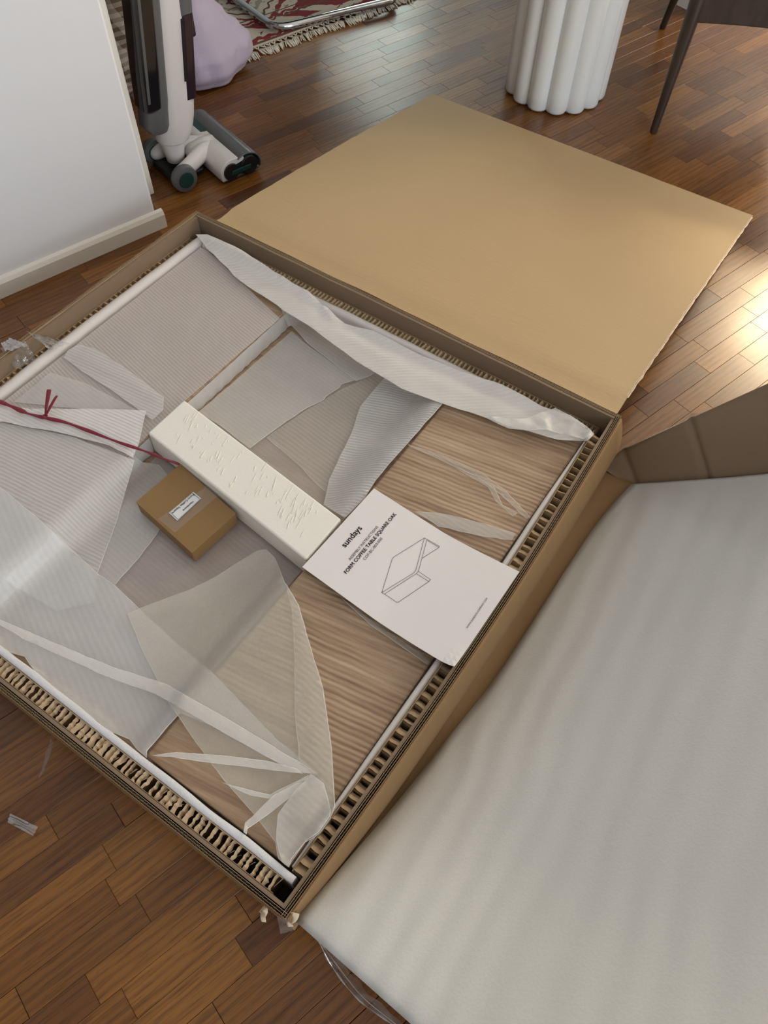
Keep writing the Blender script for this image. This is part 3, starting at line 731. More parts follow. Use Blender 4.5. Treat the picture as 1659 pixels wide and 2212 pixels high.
# ------------------------------------------------------------------ foam block
def foam_block_mat():
    t = NT('cream_foam'); p = t.pos(-YAW)
    c = lin((253, 250, 240)); f = t.noise(p, 160, 3)
    col = t.mix(f, tuple(x*.965 for x in c), c)
    return t.done(t.principled(col, .7, t.bump(f, .2, .001)))
fb = [UV(390.5, 859, .131), UV(310.7, 929.5, .131), UV(661.8, 1210, .131), UV(738.7, 1122, .131)]
fb = [(max(-.8812, min(-.4615, a)), b) for a, b in fb]
block = thing('foam_block', W(-.673, .556, ZR), 'long cream-white foam block lying across the recess', 'foam block')
mb = MB().hexa([W(*q, ZR+.006) for q in (fb[1], fb[2], fb[3], fb[0])]+[W(*q, .1310) for q in (fb[1], fb[2], fb[3], fb[0])])
mb.build('block', foam_block_mat(), block, bevel=.004, segs=3)
M_WRAP = film('stretch_wrap', .02, .2, (.985, .985, .97))
mb = MB(); rg = random.Random(4)
def bq(s, t): # s along, t across
    a = Vector(fb[0]).lerp(Vector(fb[3]), s); b = Vector(fb[1]).lerp(Vector(fb[2]), s); return a.lerp(b, t)
mb2 = MB()
for i in range(85):   # wrinkles in the stretch wrap
    s = .08+.84*rg.random(); t = .12+.6*rg.random(); L = .05+.18*rg.random(); sl = .01+.05*rg.random()
    if .48 < s < .6: t = .1+.75*rg.random()
    pts = [bq(s+sl*(k/5-.5)*L*2, t+L*(k/5-.5)) for k in range(6)]
    mb2.tube([W(q.x, q.y, .1316) for q in pts], [.0002, .0007, .001, .001, .0007, .0002], 5, True, .7)
mb2.build('wrinkles', foam_block_mat(), block, smooth=True, kind='stuff')

# ------------------------------------------------------------------ hardware box
HZ = .110
hb = [UV(393.6, 999.4, HZ), UV(299, 1081, HZ), UV(419, 1190, HZ), UV(513.5, 1105, HZ)]
_e = (Vector(fb[2])-Vector(fb[1])).normalized(); _n = Vector((-_e.y, _e.x))   # towards the block
_pen = max(0, max((Vector(q)-Vector(fb[1])).dot(_n) for q in hb)+.0008); HS = -_n*_pen
hb = [tuple(Vector(q)+HS) for q in hb]
hc = sum((Vector(q) for q in hb), Vector((0, 0)))/4
hbox = thing('hardware_box', W(hc.x, hc.y, ZR), 'small brown hardware carton leaning against the foam block', 'box')
M_HB = kraft('hardware_kraft', (146, 114, 72), .7, .1)
q0 = [hb[1], hb[2], hb[3], hb[0]]
MB().hexa([W(*q, ZR+.009) for q in q0]+[W(*q, HZ-.0014) for q in q0]).build('body', M_HB, hbox, bevel=.0015)
exp = [Vector(q)+(Vector(q)-hc)*.008 for q in q0]
MB().hexa([W(*q, HZ-.0012) for q in exp]+[W(*q, HZ) for q in exp]).build('lid', M_HB, hbox, bevel=.0005)
def hq(px, py, dz): return P(px, py, HZ+dz)+E1*HS.x+E2*HS.y
mb = MB(); tp4 = [(451, 1047), (475, 1068), (382, 1147), (346, 1117)]
def tapept(s, t):
    a = Vector(tp4[0]).lerp(Vector(tp4[1]), s); b = Vector(tp4[3]).lerp(Vector(tp4[2]), s); q = a.lerp(b, t)
    return hq(q.x, q.y, .0008+.0006*noise.noise(Vector((s*4, t*9, 0))))
mb.grid(tapept, 12, 20); mb.build('tape', film('box_tape', .10, .3, (.98, .98, .97), .9, .1), hbox, smooth=True)
lb = [(422, 1059), (439, 1073), (387.5, 1121), (369.5, 1104)]
lab = MB().add([hq(*q, .0017) for q in lb], [(0, 1, 2, 3)]).build('label', plain('label_white', (232, 234, 234), .5, .01), hbox)
# writing helper: glyph mesh from the built-in font laid between two points
def text_on(string, p0, p1, up, name, parent, bold=0.0, mat=None, space=1.0):
    cu = bpy.data.curves.new('txt', 'FONT'); cu.body = string; cu.size = 1.0; cu.space_character = space
    cu.resolution_u = 3
    ob = bpy.data.objects.new('txt', cu); COL.objects.link(ob)
    dg = bpy.context.evaluated_depsgraph_get(); me = bpy.data.meshes.new_from_object(ob.evaluated_get(dg))
    xs = [v.co.x for v in me.vertices]; x0, x1 = min(xs), max(xs)
    X = p1-p0; sc_ = X.length/(x1-x0); X.normalize(); N = X.cross(up).normalized(); Y = N.cross(X).normalized()
    org = ORG[parent.name]
    base_v = [v.co.copy() for v in me.vertices]; base_f = [tuple(p.vertices) for p in me.polygons]; bpy.data.meshes.remove(me)
    vs = []; fs = []
    for sx, sy in ([(0, 0)] if bold <= 0 else [(-bold, 0), (bold, 0), (0, bold), (0, -bold)]):
        n0 = len(vs); vs += [p0 + X*((c.x-x0+sx)*sc_) + Y*((c.y+sy)*sc_) - org for c in base_v]; fs += [tuple(i+n0 for i in f) for f in base_f]
    me = bpy.data.meshes.new(name); me.from_pydata(vs, [], fs); me.update()
    bpy.data.objects.remove(ob); bpy.data.curves.remove(cu)
    me.materials.append(mat or M_INK)
    o = bpy.data.objects.new(name, me); COL.objects.link(o); o.parent = parent; ORG[o.name] = org
    return o
dn = (hq(387.5, 1121, .002)-hq(369.5, 1104, .002))
text_on('Form Coffee Square', hq(421, 1063, .0022), hq(375.5, 1103.5, .0022), dn, 'print', lab, .012)
text_on('Hardware', hq(420, 1078.5, .0022), hq(398.5, 1098, .0022), dn, 'print', lab, .012)
mb = MB(); cc = sum((Vector(q) for q in lb), Vector((0, 0)))/4
ins = [cc+(Vector(q)-cc)*.93 for q in lb]; ins2 = [cc+(Vector(q)-cc)*.905 for q in lb]
mb.add([hq(*q, .0021) for q in ins]+[hq(*q, .0021) for q in ins2], [(0, 1, 5, 4), (1, 2, 6, 5), (2, 3, 7, 6), (3, 0, 4, 7)]); mb.build('border', M_INK, lab)

# ------------------------------------------------------------------ instruction booklet
BZ = lambda u: .1335+.028*max(0, (u+.30)/.16)**1.3
def bfit(px, py):
    z = .14
    for _ in range(12):
        u, v = UV(px, py, z); z = BZ(u)
    return u, v
bc = [bfit(808, 1055), bfit(1122, 1235), bfit(980, 1445), bfit(653, 1225)]
booklet = thing('instruction_booklet', W(-.31, .565, .119), 'white instruction booklet with black print and table line drawing', 'booklet')
def bkpt(s, t, dz=0.0):
    a = Vector(bc[0]).lerp(Vector(bc[1]), s); b = Vector(bc[3]).lerp(Vector(bc[2]), s); q = a.lerp(b, t)
    z = BZ(q.x)
    cz = max(0, s-.9)/.1*max(0, t-.78)/.22
    return W(q.x, q.y, z+dz+.010*cz*cz)
mb = MB(); mb.grid(lambda s, t: bkpt(s, t), 28, 20)
bk = mb.build('cover', M_PAPER, booklet, solid=.0006)
mb = MB(); mb.grid(lambda s, t: bkpt(.002+s*.996, .002+.996*t, -.0011), 28, 20); mb.build('pages', M_PAPER, booklet, solid=.0008)
def bp(px, py, dz=.0011):
    u, v = bfit(px, py); return W(u, v, BZ(u)+dz)
def c6(x, y): return (640+x/3.318, 1030+y/3.318)
def btext(s, a, b, bold):
    p0, p1 = bp(*c6(*a)), bp(*c6(*b)); return text_on(s, p0, p1, -E1, 'print', bk, bold)
btext('sundays', (352, 510), (474, 372), .010)
btext('ASSEMBLY INSTRUCTIONS', (388, 603), (590, 362), 0)
btext('FORM COFFEE TABLE SQUARE OAK', (361, 698), (720, 270), .018)
btext('COF-BC-003-050', (494, 601), (620, 446), 0)
btext('WWW.SUNDAYS-COMPANY.COM', (1227, 1090), (1372, 874), .006)
lines = [[(613, 832), (688, 590), (697, 578), (918, 440)], [(918, 440), (858, 668), (843, 690), (615, 830)], [(937, 450), (876, 678), (860, 695), (632, 842)],
         [(918, 440), (937, 450), (1025, 500), (1023, 508), (903, 585)], [(940, 458), (1020, 506)], [(613, 832), (632, 842), (722, 902), (732, 900), (950, 752), (962, 738), (876, 680)], [(860, 695), (950, 752)]]
mb = MB()
for L in lines:
    for a, b in zip(L, L[1:]):
        A, B = bp(*c6(*a)), bp(*c6(*b)); d = (B-A).normalized(); nrm = Vector((0, 0, 1)).cross(d).normalized()*.00032
        mb.add([A-nrm-d*.0002, B-nrm+d*.0002, B+nrm+d*.0002, A+nrm-d*.0002], [(0, 1, 2, 3)])
mb.build('drawing', M_INK, bk)

# ------------------------------------------------------------------ red string
string = thing('red_string', P(98, 900, ZA+.016), 'dark red raffia string with a knot across the wrap', 'string')
sp = [((-185, 792), .150), ((-150, 808), .172), ((-115, 824), .174), ((-75, 842), .160), ((-35, 857), .146), ((0, 868), .140), ((30, 880), .139), ((60, 893), .140), ((92, 901), .140), ((100, 903), .140), ((140, 912), .141), ((190, 930), .141), ((250, 953), .140), ((300, 970), .137), ((330, 981), .136), ((360, 993), .130), ((388, 1003), .117)]
path = [P(q[0], q[1], z) for q, z in sp]
path = [spline(path, i/60) for i in range(61)]
rad = [.0040 if i < 26 else .0036-.0014*max(0, (i-34)/26) for i in range(61)]; rad = [r_*(1+.28*math.sin(i*1.1)) for i, r_ in enumerate(rad)]
rad[26] = rad[27] = .0022
mb = MB(); mb.tube(path, rad, 8, True, .45); mb.build('cord', M_RED, string, smooth=True)
kc = P(97, 900, .141)
mb = MB(); mb.lathe([(0.0005, -.004), (.004, -.003), (.0052, 0), (.004, .003), (.0005, .004)], kc, 10); mb.tube([kc+Vector((.005*math.cos(a), .0035*math.sin(a), .003*math.sin(2*a)+.002)) for a in [i*.6 for i in range(11)]], .0017, 6); mb.build('knot', M_RED, string, smooth=True)
for e in ([(98, 898, .142), (100, 878, .15), (104, 855, .157), (106, 842, .160)], [(99, 898, .142), (108, 880, .147), (117, 864, .151), (123, 855, .152)]):
    mb = MB(); mb.tube([P(*q) for q in e], [.0016, .003, .0044 if e[3][0] == 106 else .003, .0045 if e[3][0] == 106 else .0026], 8, True, .4); mb.build('loose_end', M_RED, string, smooth=True)

# ------------------------------------------------------------------ big foam sheet on the side flap
def bigfoam():
    t = NT('epe_foam'); c = lin((214, 214, 211))
    at = t.n('ShaderNodeUVMap'); at.uv_map = 'sheet'
    mp = t.n('ShaderNodeMapping'); t.l(at.outputs[0], mp.inputs[0])
    wv = t.n('ShaderNodeTexWave', wave_type='BANDS', bands_direction='X'); t.l(mp.outputs[0], wv.inputs['Vector'])
    wv.inputs['Scale'].default_value = 4.6; wv.inputs['Distortion'].default_value = 9; wv.inputs['Detail'].default_value = 2; wv.inputs['Detail Scale'].default_value = .35
    p = t.pos(); f = t.noise(p, 260, 3); g = t.noise(p, 14, 3)
    col = t.mix(f, tuple(x*.9 for x in c), c)
    h = t.math('ADD', t.math('MULTIPLY', wv.outputs['Fac'], .8), t.math('ADD', t.math('MULTIPLY', f, .22), t.math('MULTIPLY', g, .5)))
    ro = t.math('ADD', t.math('MULTIPLY', g, -.25), .58)
    return t.done(t.principled(col, ro, t.bump(h, .30, .006)))
mb = MB(); mb.grid(lambda s, t: foampt(s, t), 70, 60)
fo = mb.build('foam_sheet', bigfoam(), smooth=True, solid=.012, label='large thick white foam sheet leaning on the open side flap', cat='foam sheet')
uvl = fo.data.uv_layers.new(name='sheet'); nu_ = 71
for lp in fo.data.loops:
    i = lp.vertex_index % nu_; j = lp.vertex_index // nu_
    s, t = i/70, j/60; uvl.data[lp.index].uv = (t*1.0-(s)*.25+.3*s*t, s)

# clear plastic bag edge hanging below the foam sheet
fr = [((682, 2022), .10, (686, 2026), .06), ((745, 2085), .12, (716, 2086), .02), ((800, 2150), .13, (775, 2160), .012), ((880, 2225), .15, (860, 2222), .010), ((960, 2300), .17, (950, 2300), .012)]
tp_ = [P(a[0], a[1], z) for a, z, b, z2 in fr]; bt_ = [P(b[0], b[1], z2) for a, z, b, z2 in fr]
mb = MB(); mb.grid(lambda s, t: spline(tp_, s).lerp(spline(bt_, s), t)+Vector((.006*noise.noise(Vector((s*9, t*3, 0))), .006*noise.noise(Vector((s*8, t*4, 5))), -.01*math.sin(math.pi*t))), 30, 10)
M_BAG = film('clear_bag', .10, .12)
bag = mb.build('plastic_bag', M_BAG, smooth=True, label='crumpled clear plastic bag edge under the big foam sheet', cat='plastic bag')
mb = MB(); mb.tube([spline(bt_, i/24)+Vector((0, 0, .002)) for i in range(25)], [.0012+.0008*math.sin(i*1.7) for i in range(25)], 6)
mb.tube([spline(tp_, i/24).lerp(spline(bt_, i/24), .55)+Vector((0, 0, .004)) for i in range(25)], .0009, 5); mb.build('fold_line', film('bag_fold', .5, .1, (.95, .95, .95)), bag, smooth=True)

# tape scraps
def scrap(name, corners, label, mat=M_TAPE, amp=.004, parent=None, seed=0, cat='tape', n=10, group=None):
    c = [P(x, y, z) for x, y, z in corners]
    mb = MB(); mb.grid(lambda s, t: c[0].lerp(c[1], s).lerp(c[3].lerp(c[2], s), t)+Vector((0, 0, amp*noise.noise(Vector((s*5, t*4, seed)))+amp*.6*noise.noise(Vector((s*13, t*11, seed))))), n, n)
    return mb.build(name, mat, parent, smooth=True, label=label, cat=cat, group=group)
scrap('tape_scrap', [(22, 1757, .005), (82, 1786, .005), (72, 1806, .006), (16, 1776, .006)], 'frosted crumpled tape scrap lying on the floor boards', film('frosted_tape', .42, .3), .004, seed=1)
scrap('tape_scrap', [(108, 1596, .09), (116, 1602, .09), (98, 1660, .012), (84, 1682, .004)], 'thin clear tape tail hanging from the carton to the floor', film('tape_tail', .22, .12), .004, seed=2)
scrap('tape_scrap', [(57, 717, .165), (95, 728, .150), (150, 742, .136), (110, 756, .14)], 'twisted clear tape strand from the carton rim to the rounded foam strip', film('twisted_tape', .30, .15), .008, seed=3, n=14)
scrap('tape_scrap', [(0, 752, .164), (55, 738, .165), (78, 775, .135), (35, 800, .128)], 'wide clear tape flap stuck inside the carton rim', M_TAPE, .006, seed=4)
scrap('tape_scrap', [(2, 742, .166), (22, 730, .166), (60, 745, .166), (12, 760, .164)], 'pale torn tape curl on top of the carton rim', film('tape_curl', .5, .2), .006, seed=5)
# torn paper and tape at the near corner
def ribbon(pts, wid, name, mat, parent=None, label=None, cat=None):
    p = [P(*q) for q in pts]; mb = MB(); n = 14
    def fn(s, t):
        c = spline(p, t); d = (spline(p, min(1, t+.02))-spline(p, max(0, t-.02))).normalized(); x = d.cross(Vector((0, 0, 1))).normalized()
        return c+x*wid*(s-.5)*(1-.5*t)+Vector((0, 0, .002*math.sin(s*3)))
    mb.grid(fn, 4, n); return mb.build(name, mat, parent, smooth=True, label=label, cat=cat, solid=.0006)
ribbon([(566, 1962, .135), (571, 1968, .14), (568, 1980, .12), (570, 1992, .10)], .012, 'torn_tab', M_TORN, carton)
ribbon([(636, 1972, .155), (634, 1982, .15), (626, 1990, .138), (628, 2002, .12)], .014, 'torn_tab', M_TORN, carton)
sc1 = scrap('corner_tape', [(598, 1978, .15), (634, 1990, .15), (632, 2010, .09), (606, 2018, .09)], None, film('corner_tape', .22, .15), .006, carton, 7, None)
# ------------------------------------------------------------------ stick vacuum (frame: X along a, Y along b)
VO = AB(.79, 1.878, 0)
vac = thing('stick_vacuum', VO, 'white and grey upright stick vacuum cleaner with dark tanks standing by the wall', 'vacuum cleaner')
def V(x, y, z): return VO + A_*x + B_*y + Vector((0, 0, z))
M_VW = plain('vac_white', (226, 222, 222), .35, .02, 8); M_VG = plain('vac_grey', (96, 98, 100), .42, .04, 30)
M_VD = plain('vac_smoked', (26, 25, 30), .12, .05, 10, **{'Coat Weight': .4}); M_VGR = plain('vac_green', (14, 62, 58), .35, .1, 20)
M_VGL = plain('vac_grey_glossy', (92, 94, 95), .22, .04, 20); M_VB = plain('vac_black', (18, 18, 20), .45)
M_VT = plain('vac_wine_tank', (52, 38, 46), .15, .06, 10)
def rrect(cx, cy, hx, hy, r, n=5):
    pts = []
    for sx, sy, a0 in ((1, 1, 0), (-1, 1, 90), (-1, -1, 180), (1, -1, 270)):
        for k in range(n+1):
            a = math.radians(a0+90*k/n); pts.append((cx+sx*(hx-r)+r*math.cos(a), cy+sy*(hy-r)+r*math.sin(a)))
    return pts
# nozzle: x .09..0.215, y -.13...13
def prof_extrude(prof, y0, y1, mat, name, parent, bevel=.0015, smooth=True):
    mb = MB(); mb.loft([[V(x, y, z) for x, z in prof] for y in (y0, y1)]); return mb.build(name, mat, parent, smooth=smooth, bevel=bevel, ang=40)
NZ0, NZ1 = -.128, .132
prof_extrude([(.085, .006), (.2, .006), (.205, .014), (.085, .014)], NZ0+.004, NZ1-.004, M_VG, 'sole_plate', vac)
body_prof = [(.082, .012)]+[(.118-.038*math.cos(a), .030+.036*math.sin(a)) for a in [math.radians(q) for q in range(-10, 101, 11)]]+[(.155, .062), (.158, .052), (.13, .047), (.125, .012)]
nz = prof_extrude(body_prof, NZ0, NZ1, M_VW, 'nozzle_housing', vac)
cov = [(.150+.045*math.cos(a)+.012, .030+.040*math.sin(a)) for a in [math.radians(q) for q in range(128, -22, -10)]]
covi = [(.162+(.045-.004)*math.cos(a), .030+.036*math.sin(a)) for a in [math.radians(q) for q in range(-22, 129, 10)]]
prof_extrude(cov+covi, NZ0-.004, NZ1+.002, M_VGL, 'roller_cover', vac)
mb = MB(); mb.lathe([(.030, NZ0+.004), (.0305, NZ0+.02), (.0305, NZ1-.02), (.030, NZ1-.004)], V(.165, 0, .034), 20, True, (A_, Vector((0, 0, 1)), B_)); rol = mb.build('brush_roller', M_VGR, vac, smooth=True, ang=40)
# dark end cap with two round recesses joined by a bar
mb = MB()
mb.lathe([(.024, 0), (.022, -.004)], V(.112, NZ0, .032), 20, True, (A_, Vector((0, 0, 1)), B_)); mb.lathe([(.027, 0), (.024, -.004)], V(.170, NZ0, .033), 20, True, (A_, Vector((0, 0, 1)), B_))
mb.obox(V(.112, NZ0-.003, .022), A_*.06, B_*.004, Vector((0, 0, .018))); mb.build('end_cap', M_VB, vac, smooth=True, ang=40)
MB().obox(V(.108, NZ0-.006, .024), A_*.06, B_*.003, Vector((.004, .004, .012))).build('latch_bar', M_VGR, vac, bevel=.002)
mb = MB().obox(V(.118, NZ1-.10, .060), A_*.028, B_*.085, Vector((0, 0, .006))); mb.build('release_bar', M_VGR, vac, bevel=.003)
# neck yoke: two arms running from the nozzle back to the wheels
for sy in (-1, 1):
    mb = MB(); arm = [Vector(q) for q in ((.118, sy*.014, .044), (.090, sy*.022, .047), (.060, sy*.040, .049), (.028, sy*.054, .046), (-.004, sy*.060, .040), (-.028, sy*.060, .036))]
    mb.tube([V(*spline(arm, i/16)) for i in range(17)], [.018, .020, .0205, .021, .021, .021, .0205, .020, .0195, .019, .0185, .018, .0175, .017, .0155, .012, .005], 14, True, 1.15)
    mb.build('yoke_arm', M_VW, vac, smooth=True)
    wy = sy*.080-.002
    mb = MB(); mb.lathe([(.026, -.013), (.034, -.011), (.036, -.004), (.036, .006), (.033, .011), (.02, .012)], V(-.008, wy, .037), 28, True, (A_, Vector((0, 0, 1)), B_)); wh = mb.build('wheel', M_VG, vac, smooth=True, ang=45)
    mb = MB(); mb.lathe([(.001, -.0155), (.021, -.0150), (.0225, -.0125), (.0225, .0135), (.001, .0145)], V(-.008, wy, .037), 24, True, (A_, Vector((0, 0, 1)), B_)); mb.build('hub', M_VGR, wh, smooth=True, ang=40)
mb = MB(); mb.tube([V(.048, 0, .040), V(.07, 0, .046), (V(.10, 0, .047)), V(.135, 0, .044)], [.012, .024, .030, .030], 16, True, .8); mb.build('yoke_bridge', M_VW, vac, smooth=True)
MB().obox(V(-.03, -.055, .010), A_*.1, B_*.11, Vector((0, 0, .016))).build('undercarriage', M_VB, vac, bevel=.006)
mb = MB(); mb.lathe([(.014, .0), (.024, .006), (.029, .035), (.036, .064), (.037, .07)], V(.016, 0, .036), 24); mb.build('swivel_joint', M_VW, vac, smooth=True, ang=50)
# upright body, slightly leaning towards the nozzle
def VB(x, y, z): return V(x+.020+(z-.1)*.135, y-(z-.1)*.02, z)
def vloft(secs, name, mat, parent=vac, n=5, sub=0, ang=35):
    mb = MB(); mb.loft([[VB(x, y, z) for x, y in rrect(cx, cy, hx, hy, r, n)] for (cx, cy, hx, hy, r, z) in secs]); return mb.build(name, mat, parent, smooth=True, ang=ang)
vloft([(0, 0, .038, .038, .037, .100), (0, 0, .045, .045, .043, .106), (.002, 0, .052, .050, .044, .135), (.004, 0, .054, .050, .04, .165), (.006, 0, .052, .050, .036, .20), (.004, 0, .048, .050, .03, .26), (.002, 0, .046, .05, .03, .9)], 'main_body', M_VW)
gsec = [(-.052, -.012, .026, .034, .022, .150), (-.055, -.012, .034, .040, .028, .165), (-.055, -.012, .034, .0405, .028, .205), (-.051, -.012, .030, .0405, .024, .23), (-.051, -.012, .030, .0405, .024, .9)]
vloft(gsec, 'tank_frame', M_VG)
tank = vloft([(-.072, -.024, .018, .026, .012, .212), (-.073, -.024, .025, .033, .014, .220), (-.074, -.024, .027, .0345, .014, .30), (-.074, -.024, .027, .0345, .014, .9)], 'dust_tank', M_VD)
for sy in (-.05, ):
    mb = MB(); mb.obox(VB(-.090, sy-.0100, .24), A_*.007, B_*.003, VB(-.090, sy-.0100, .84)-VB(-.090, sy-.0100, .24)); mb.build('tank_rib', M_VGL, tank, bevel=.001)
wt = vloft([(.036, -.012, .018, .030, .008, .205), (.036, -.014, .019, .0365, .012, .212), (.036, -.014, .019, .0375, .012, .33), (.036, -.014, .019, .0375, .012, .405)], 'water_tank', M_VT)
vloft([(.024, -.0165, .005, .0365, .003, .26), (.024, -.0165, .005, .0365, .003, .40)], 'tank_panel', M_VB, wt)
vloft([(.036, -.014, .020, .038, .012, .406), (.034, -.014, .021, .038, .012, .44), (.038, -.014, .016, .036, .01, .475)], 'tank_cap', M_VG)
mb = MB(); mb.obox(VB(.055, -.02, .335), A_*.024, B_*.02, Vector((0, 0, .062))); mb.build('tank_spout', M_VT, wt, bevel=.006, segs=3)
vloft([(.0, 0, .03, .03, .02, .9), (.0, 0, .02, .02, .015, 1.05)], 'handle', M_VG)

# ------------------------------------------------------------------ fabric bags behind the vacuum
def sack(name, cx, cy, prof, mat, label, cat, seed, sx=1, sy=1, lean=(0, 0), fold=.018):
    mb = MB(); n = 64; rings = []
    pz = [p[1] for p in prof]
    Z = []
    for i in range(len(prof)-1):
        for k in range(5): f = k/5; Z.append((prof[i][0]+(prof[i+1][0]-prof[i][0])*(f*f*(3-2*f)), prof[i][1]+(prof[i+1][1]-prof[i][1])*f))
    Z.append(prof[-1])
    for r_, z in Z:
        ring = []
        for k in range(n):
            a = 2*math.pi*k/n
            d = fold*noise.noise(Vector((math.cos(a)*1.6, math.sin(a)*1.6, z*3.5+seed)))+fold*.7*abs(noise.noise(Vector((math.cos(a)*4+z*3, math.sin(a)*4, z*6+seed))))*min(1, z/.08)
            rr = max(.004, r_+d*(r_/.15))
            q = Vector((cx+lean[0]*z+rr*sx*math.cos(a), cy+lean[1]*z+rr*sy*math.sin(a), z))
            if q.dot(B_) > 2.235 and q.dot(A_) > 1.0: q.z = max(q.z, .0148+z*.6)   # rests on the rug edge and its fringe
            ring.append(q)
        rings.append(ring)
    mb.loft(rings); return mb.build(name, mat, smooth=True, label=label, cat=cat)
M_LAV = plain('lavender_cloth', (198, 186, 206), .85, .04, 10, .25, 500)
sack('lavender_sack', -.645, 2.500, [(.012, .0), (.10, .0), (.146, .010), (.162, .045), (.156, .085), (.130, .125), (.092, .165), (.060, .21), (.05, .27), (.055, .4)], M_LAV, 'lavender cotton sack slumped on the floor behind the vacuum', 'bag', 2.0, 1.0, .95, (.02, .02), .030)
def gingham():
    t = NT('gingham'); p = t.pos(.5, (38, 38, 38)); sx_ = t.n('ShaderNodeSeparateXYZ'); t.l(p, sx_.inputs[0])
    a = t.math('GREATER_THAN', t.math('FRACT', sx_.outputs[0]), .5); b = t.math('GREATER_THAN', t.math('FRACT', sx_.outputs[2]), .5)
    f = t.math('MULTIPLY', t.math('ADD', a, b), .5)
    return t.done(t.principled(t.mix(f, lin((214, 204, 190)), lin((120, 104, 88))), .85))
sack('gingham_sack', -.945, 2.325, [(.09, .0), (.13, .02), (.145, .10), (.15, .20), (.15, .30), (.14, .45), (.10, .6), (.05, .65)], gingham(), 'beige gingham cloth sack standing between vacuum and white wall', 'bag', 5.0, 1.0, .62, (.22, -.08))

# ------------------------------------------------------------------ rug with fringe
def rugmat():
    t = NT('kilim'); p = t.pos(-TA); s_ = t.n('ShaderNodeSeparateXYZ'); t.l(p, s_.inputs[0]); a, b = s_.outputs[0], s_.outputs[1]
    cream, red, brn, grn = lin((205, 196, 178)), lin((128, 44, 46)), lin((98, 70, 58)), lin((150, 152, 136))
    b0 = t.math('SUBTRACT', b, 2.318)
    n_ = t.noise(p, 30, 3); jit = t.math('MULTIPLY', t.math('SUBTRACT', n_, .5), .03); bj = t.math('ADD', b0, jit)
    def tri(x, k): return t.math('ABSOLUTE', t.math('SUBTRACT', t.math('FRACT', t.math('MULTIPLY', x, k)), .5))
    zig = t.math('ADD', bj, t.math('MULTIPLY', tri(a, 22), .02))
    def between(x, lo, hi): return t.math('MULTIPLY', t.math('GREATER_THAN', x, lo), t.math('LESS_THAN', x, hi))
    # field: lozenges
    da = tri(t.math('ADD', a, .05), 2.6); db = tri(t.math('ADD', bj, .02), 3.1)
    loz = t.math('ADD', da, t.math('ADD', db, t.math('MULTIPLY', tri(a, 26), .05)))
    field = t.mix(between(loz, .0, .22), cream, red); field = t.mix(between(loz, .40, .46), field, red); field = t.mix(between(loz, .56, .60), field, brn)
    field = t.mix(between(loz, .70, .76), field, grn); field = t.mix(between(loz, .86, .92), field, red)
    sp = t.noise(p, 55, 2); field = t.mix(t.math('MULTIPLY', t.math('GREATER_THAN', sp, .64), .7), field, lin((150, 120, 92)))
    sp2 = t.noise(t.pos(-TA, (26, 60, 1)), 1, 2); field = t.mix(t.math('MULTIPLY', t.math('GREATER_THAN', sp2, .66), .8), field, red)
    c = t.mix(between(b0, -.1, .005), field, lin((190, 180, 160)))
    c = t.mix(between(b0, .005, .018), c, brn)
    c = t.mix(between(zig, .024, .044), c, red); c = t.mix(between(zig, .050, .064), c, cream)
    leaf = t.math('ADD', tri(t.math('ADD', a, t.math('MULTIPLY', b0, 1.2)), 7), t.math('MULTIPLY', n_, .25))
    bd = t.mix(t.math('GREATER_THAN', leaf, .38), cream, red)
    c = t.mix(between(b0, .068, .118), c, bd)
    c = t.mix(between(zig, .122, .132), c, brn); c = t.mix(between(zig, .136, .150), c, red); c = t.mix(between(b0, .156, .162), c, brn)
    wv = t.noise(t.pos(-TA, (500, 180, 1)), 1, 2)
    return t.done(t.principled(c, .95, t.bump(wv, .5, .002)))
rug = thing('patterned_rug', AB(1.9, 3.2, 0), 'red and cream woven rug with knotted cream fringe', 'rug')
RB = 2.318; RX0, RX1 = 1.02, 3.1
mb = MB(); mb.grid(lambda s, t: AB(RX0+(RX1-RX0)*s, RB+1.6*t+.006*noise.noise(Vector((s*8, t*4, 0))), .007+.0012*noise.noise(Vector((s*14, t*9, 3)))), 60, 40)
mb.build('pile', rugmat(), rug, smooth=True, solid=.007)
M_FR = plain('fringe_wool', (222, 214, 198), .9, .15, 90)
rg = random.Random(12); x = RX0+.05
while x < 2.30:
    mb = MB(); y0 = RB+.001+.006*noise.noise(Vector(((x-RX0)/(RX1-RX0)*8, 0, 0))); L = .034+.016*rg.random(); sw = rg.uniform(-.016, .016)
    k1 = AB(x+rg.uniform(-.004, .004), y0-.014, .006)
    for q in (-.009, .009): mb.tube([AB(x+q, y0, .008), AB(x+q*.5, y0-.008, .008), k1], .0022, 5)
    mb.lathe([(.0006, -.003), (.0035, -.0015), (.0035, .0015), (.0006, .003)], k1+Vector((0, 0, .0005)), 6)
    for s in range(6):
        sp_ = (s-2.5)*.0032+rg.uniform(-.002, .002); e = k1 - B_*(L*rg.uniform(.75, 1.05)) + A_*(sw+sp_*1.6); md = k1.lerp(e, .5)+A_*(sp_*.8)+Vector((0, 0, .003)); e.z = .0022
        mb.tube([k1, md, e], [.0022, .0021, .0012], 5)
    mb.build('tassel', M_FR, rug, smooth=True); x += .0225+rg.uniform(-.003, .004)

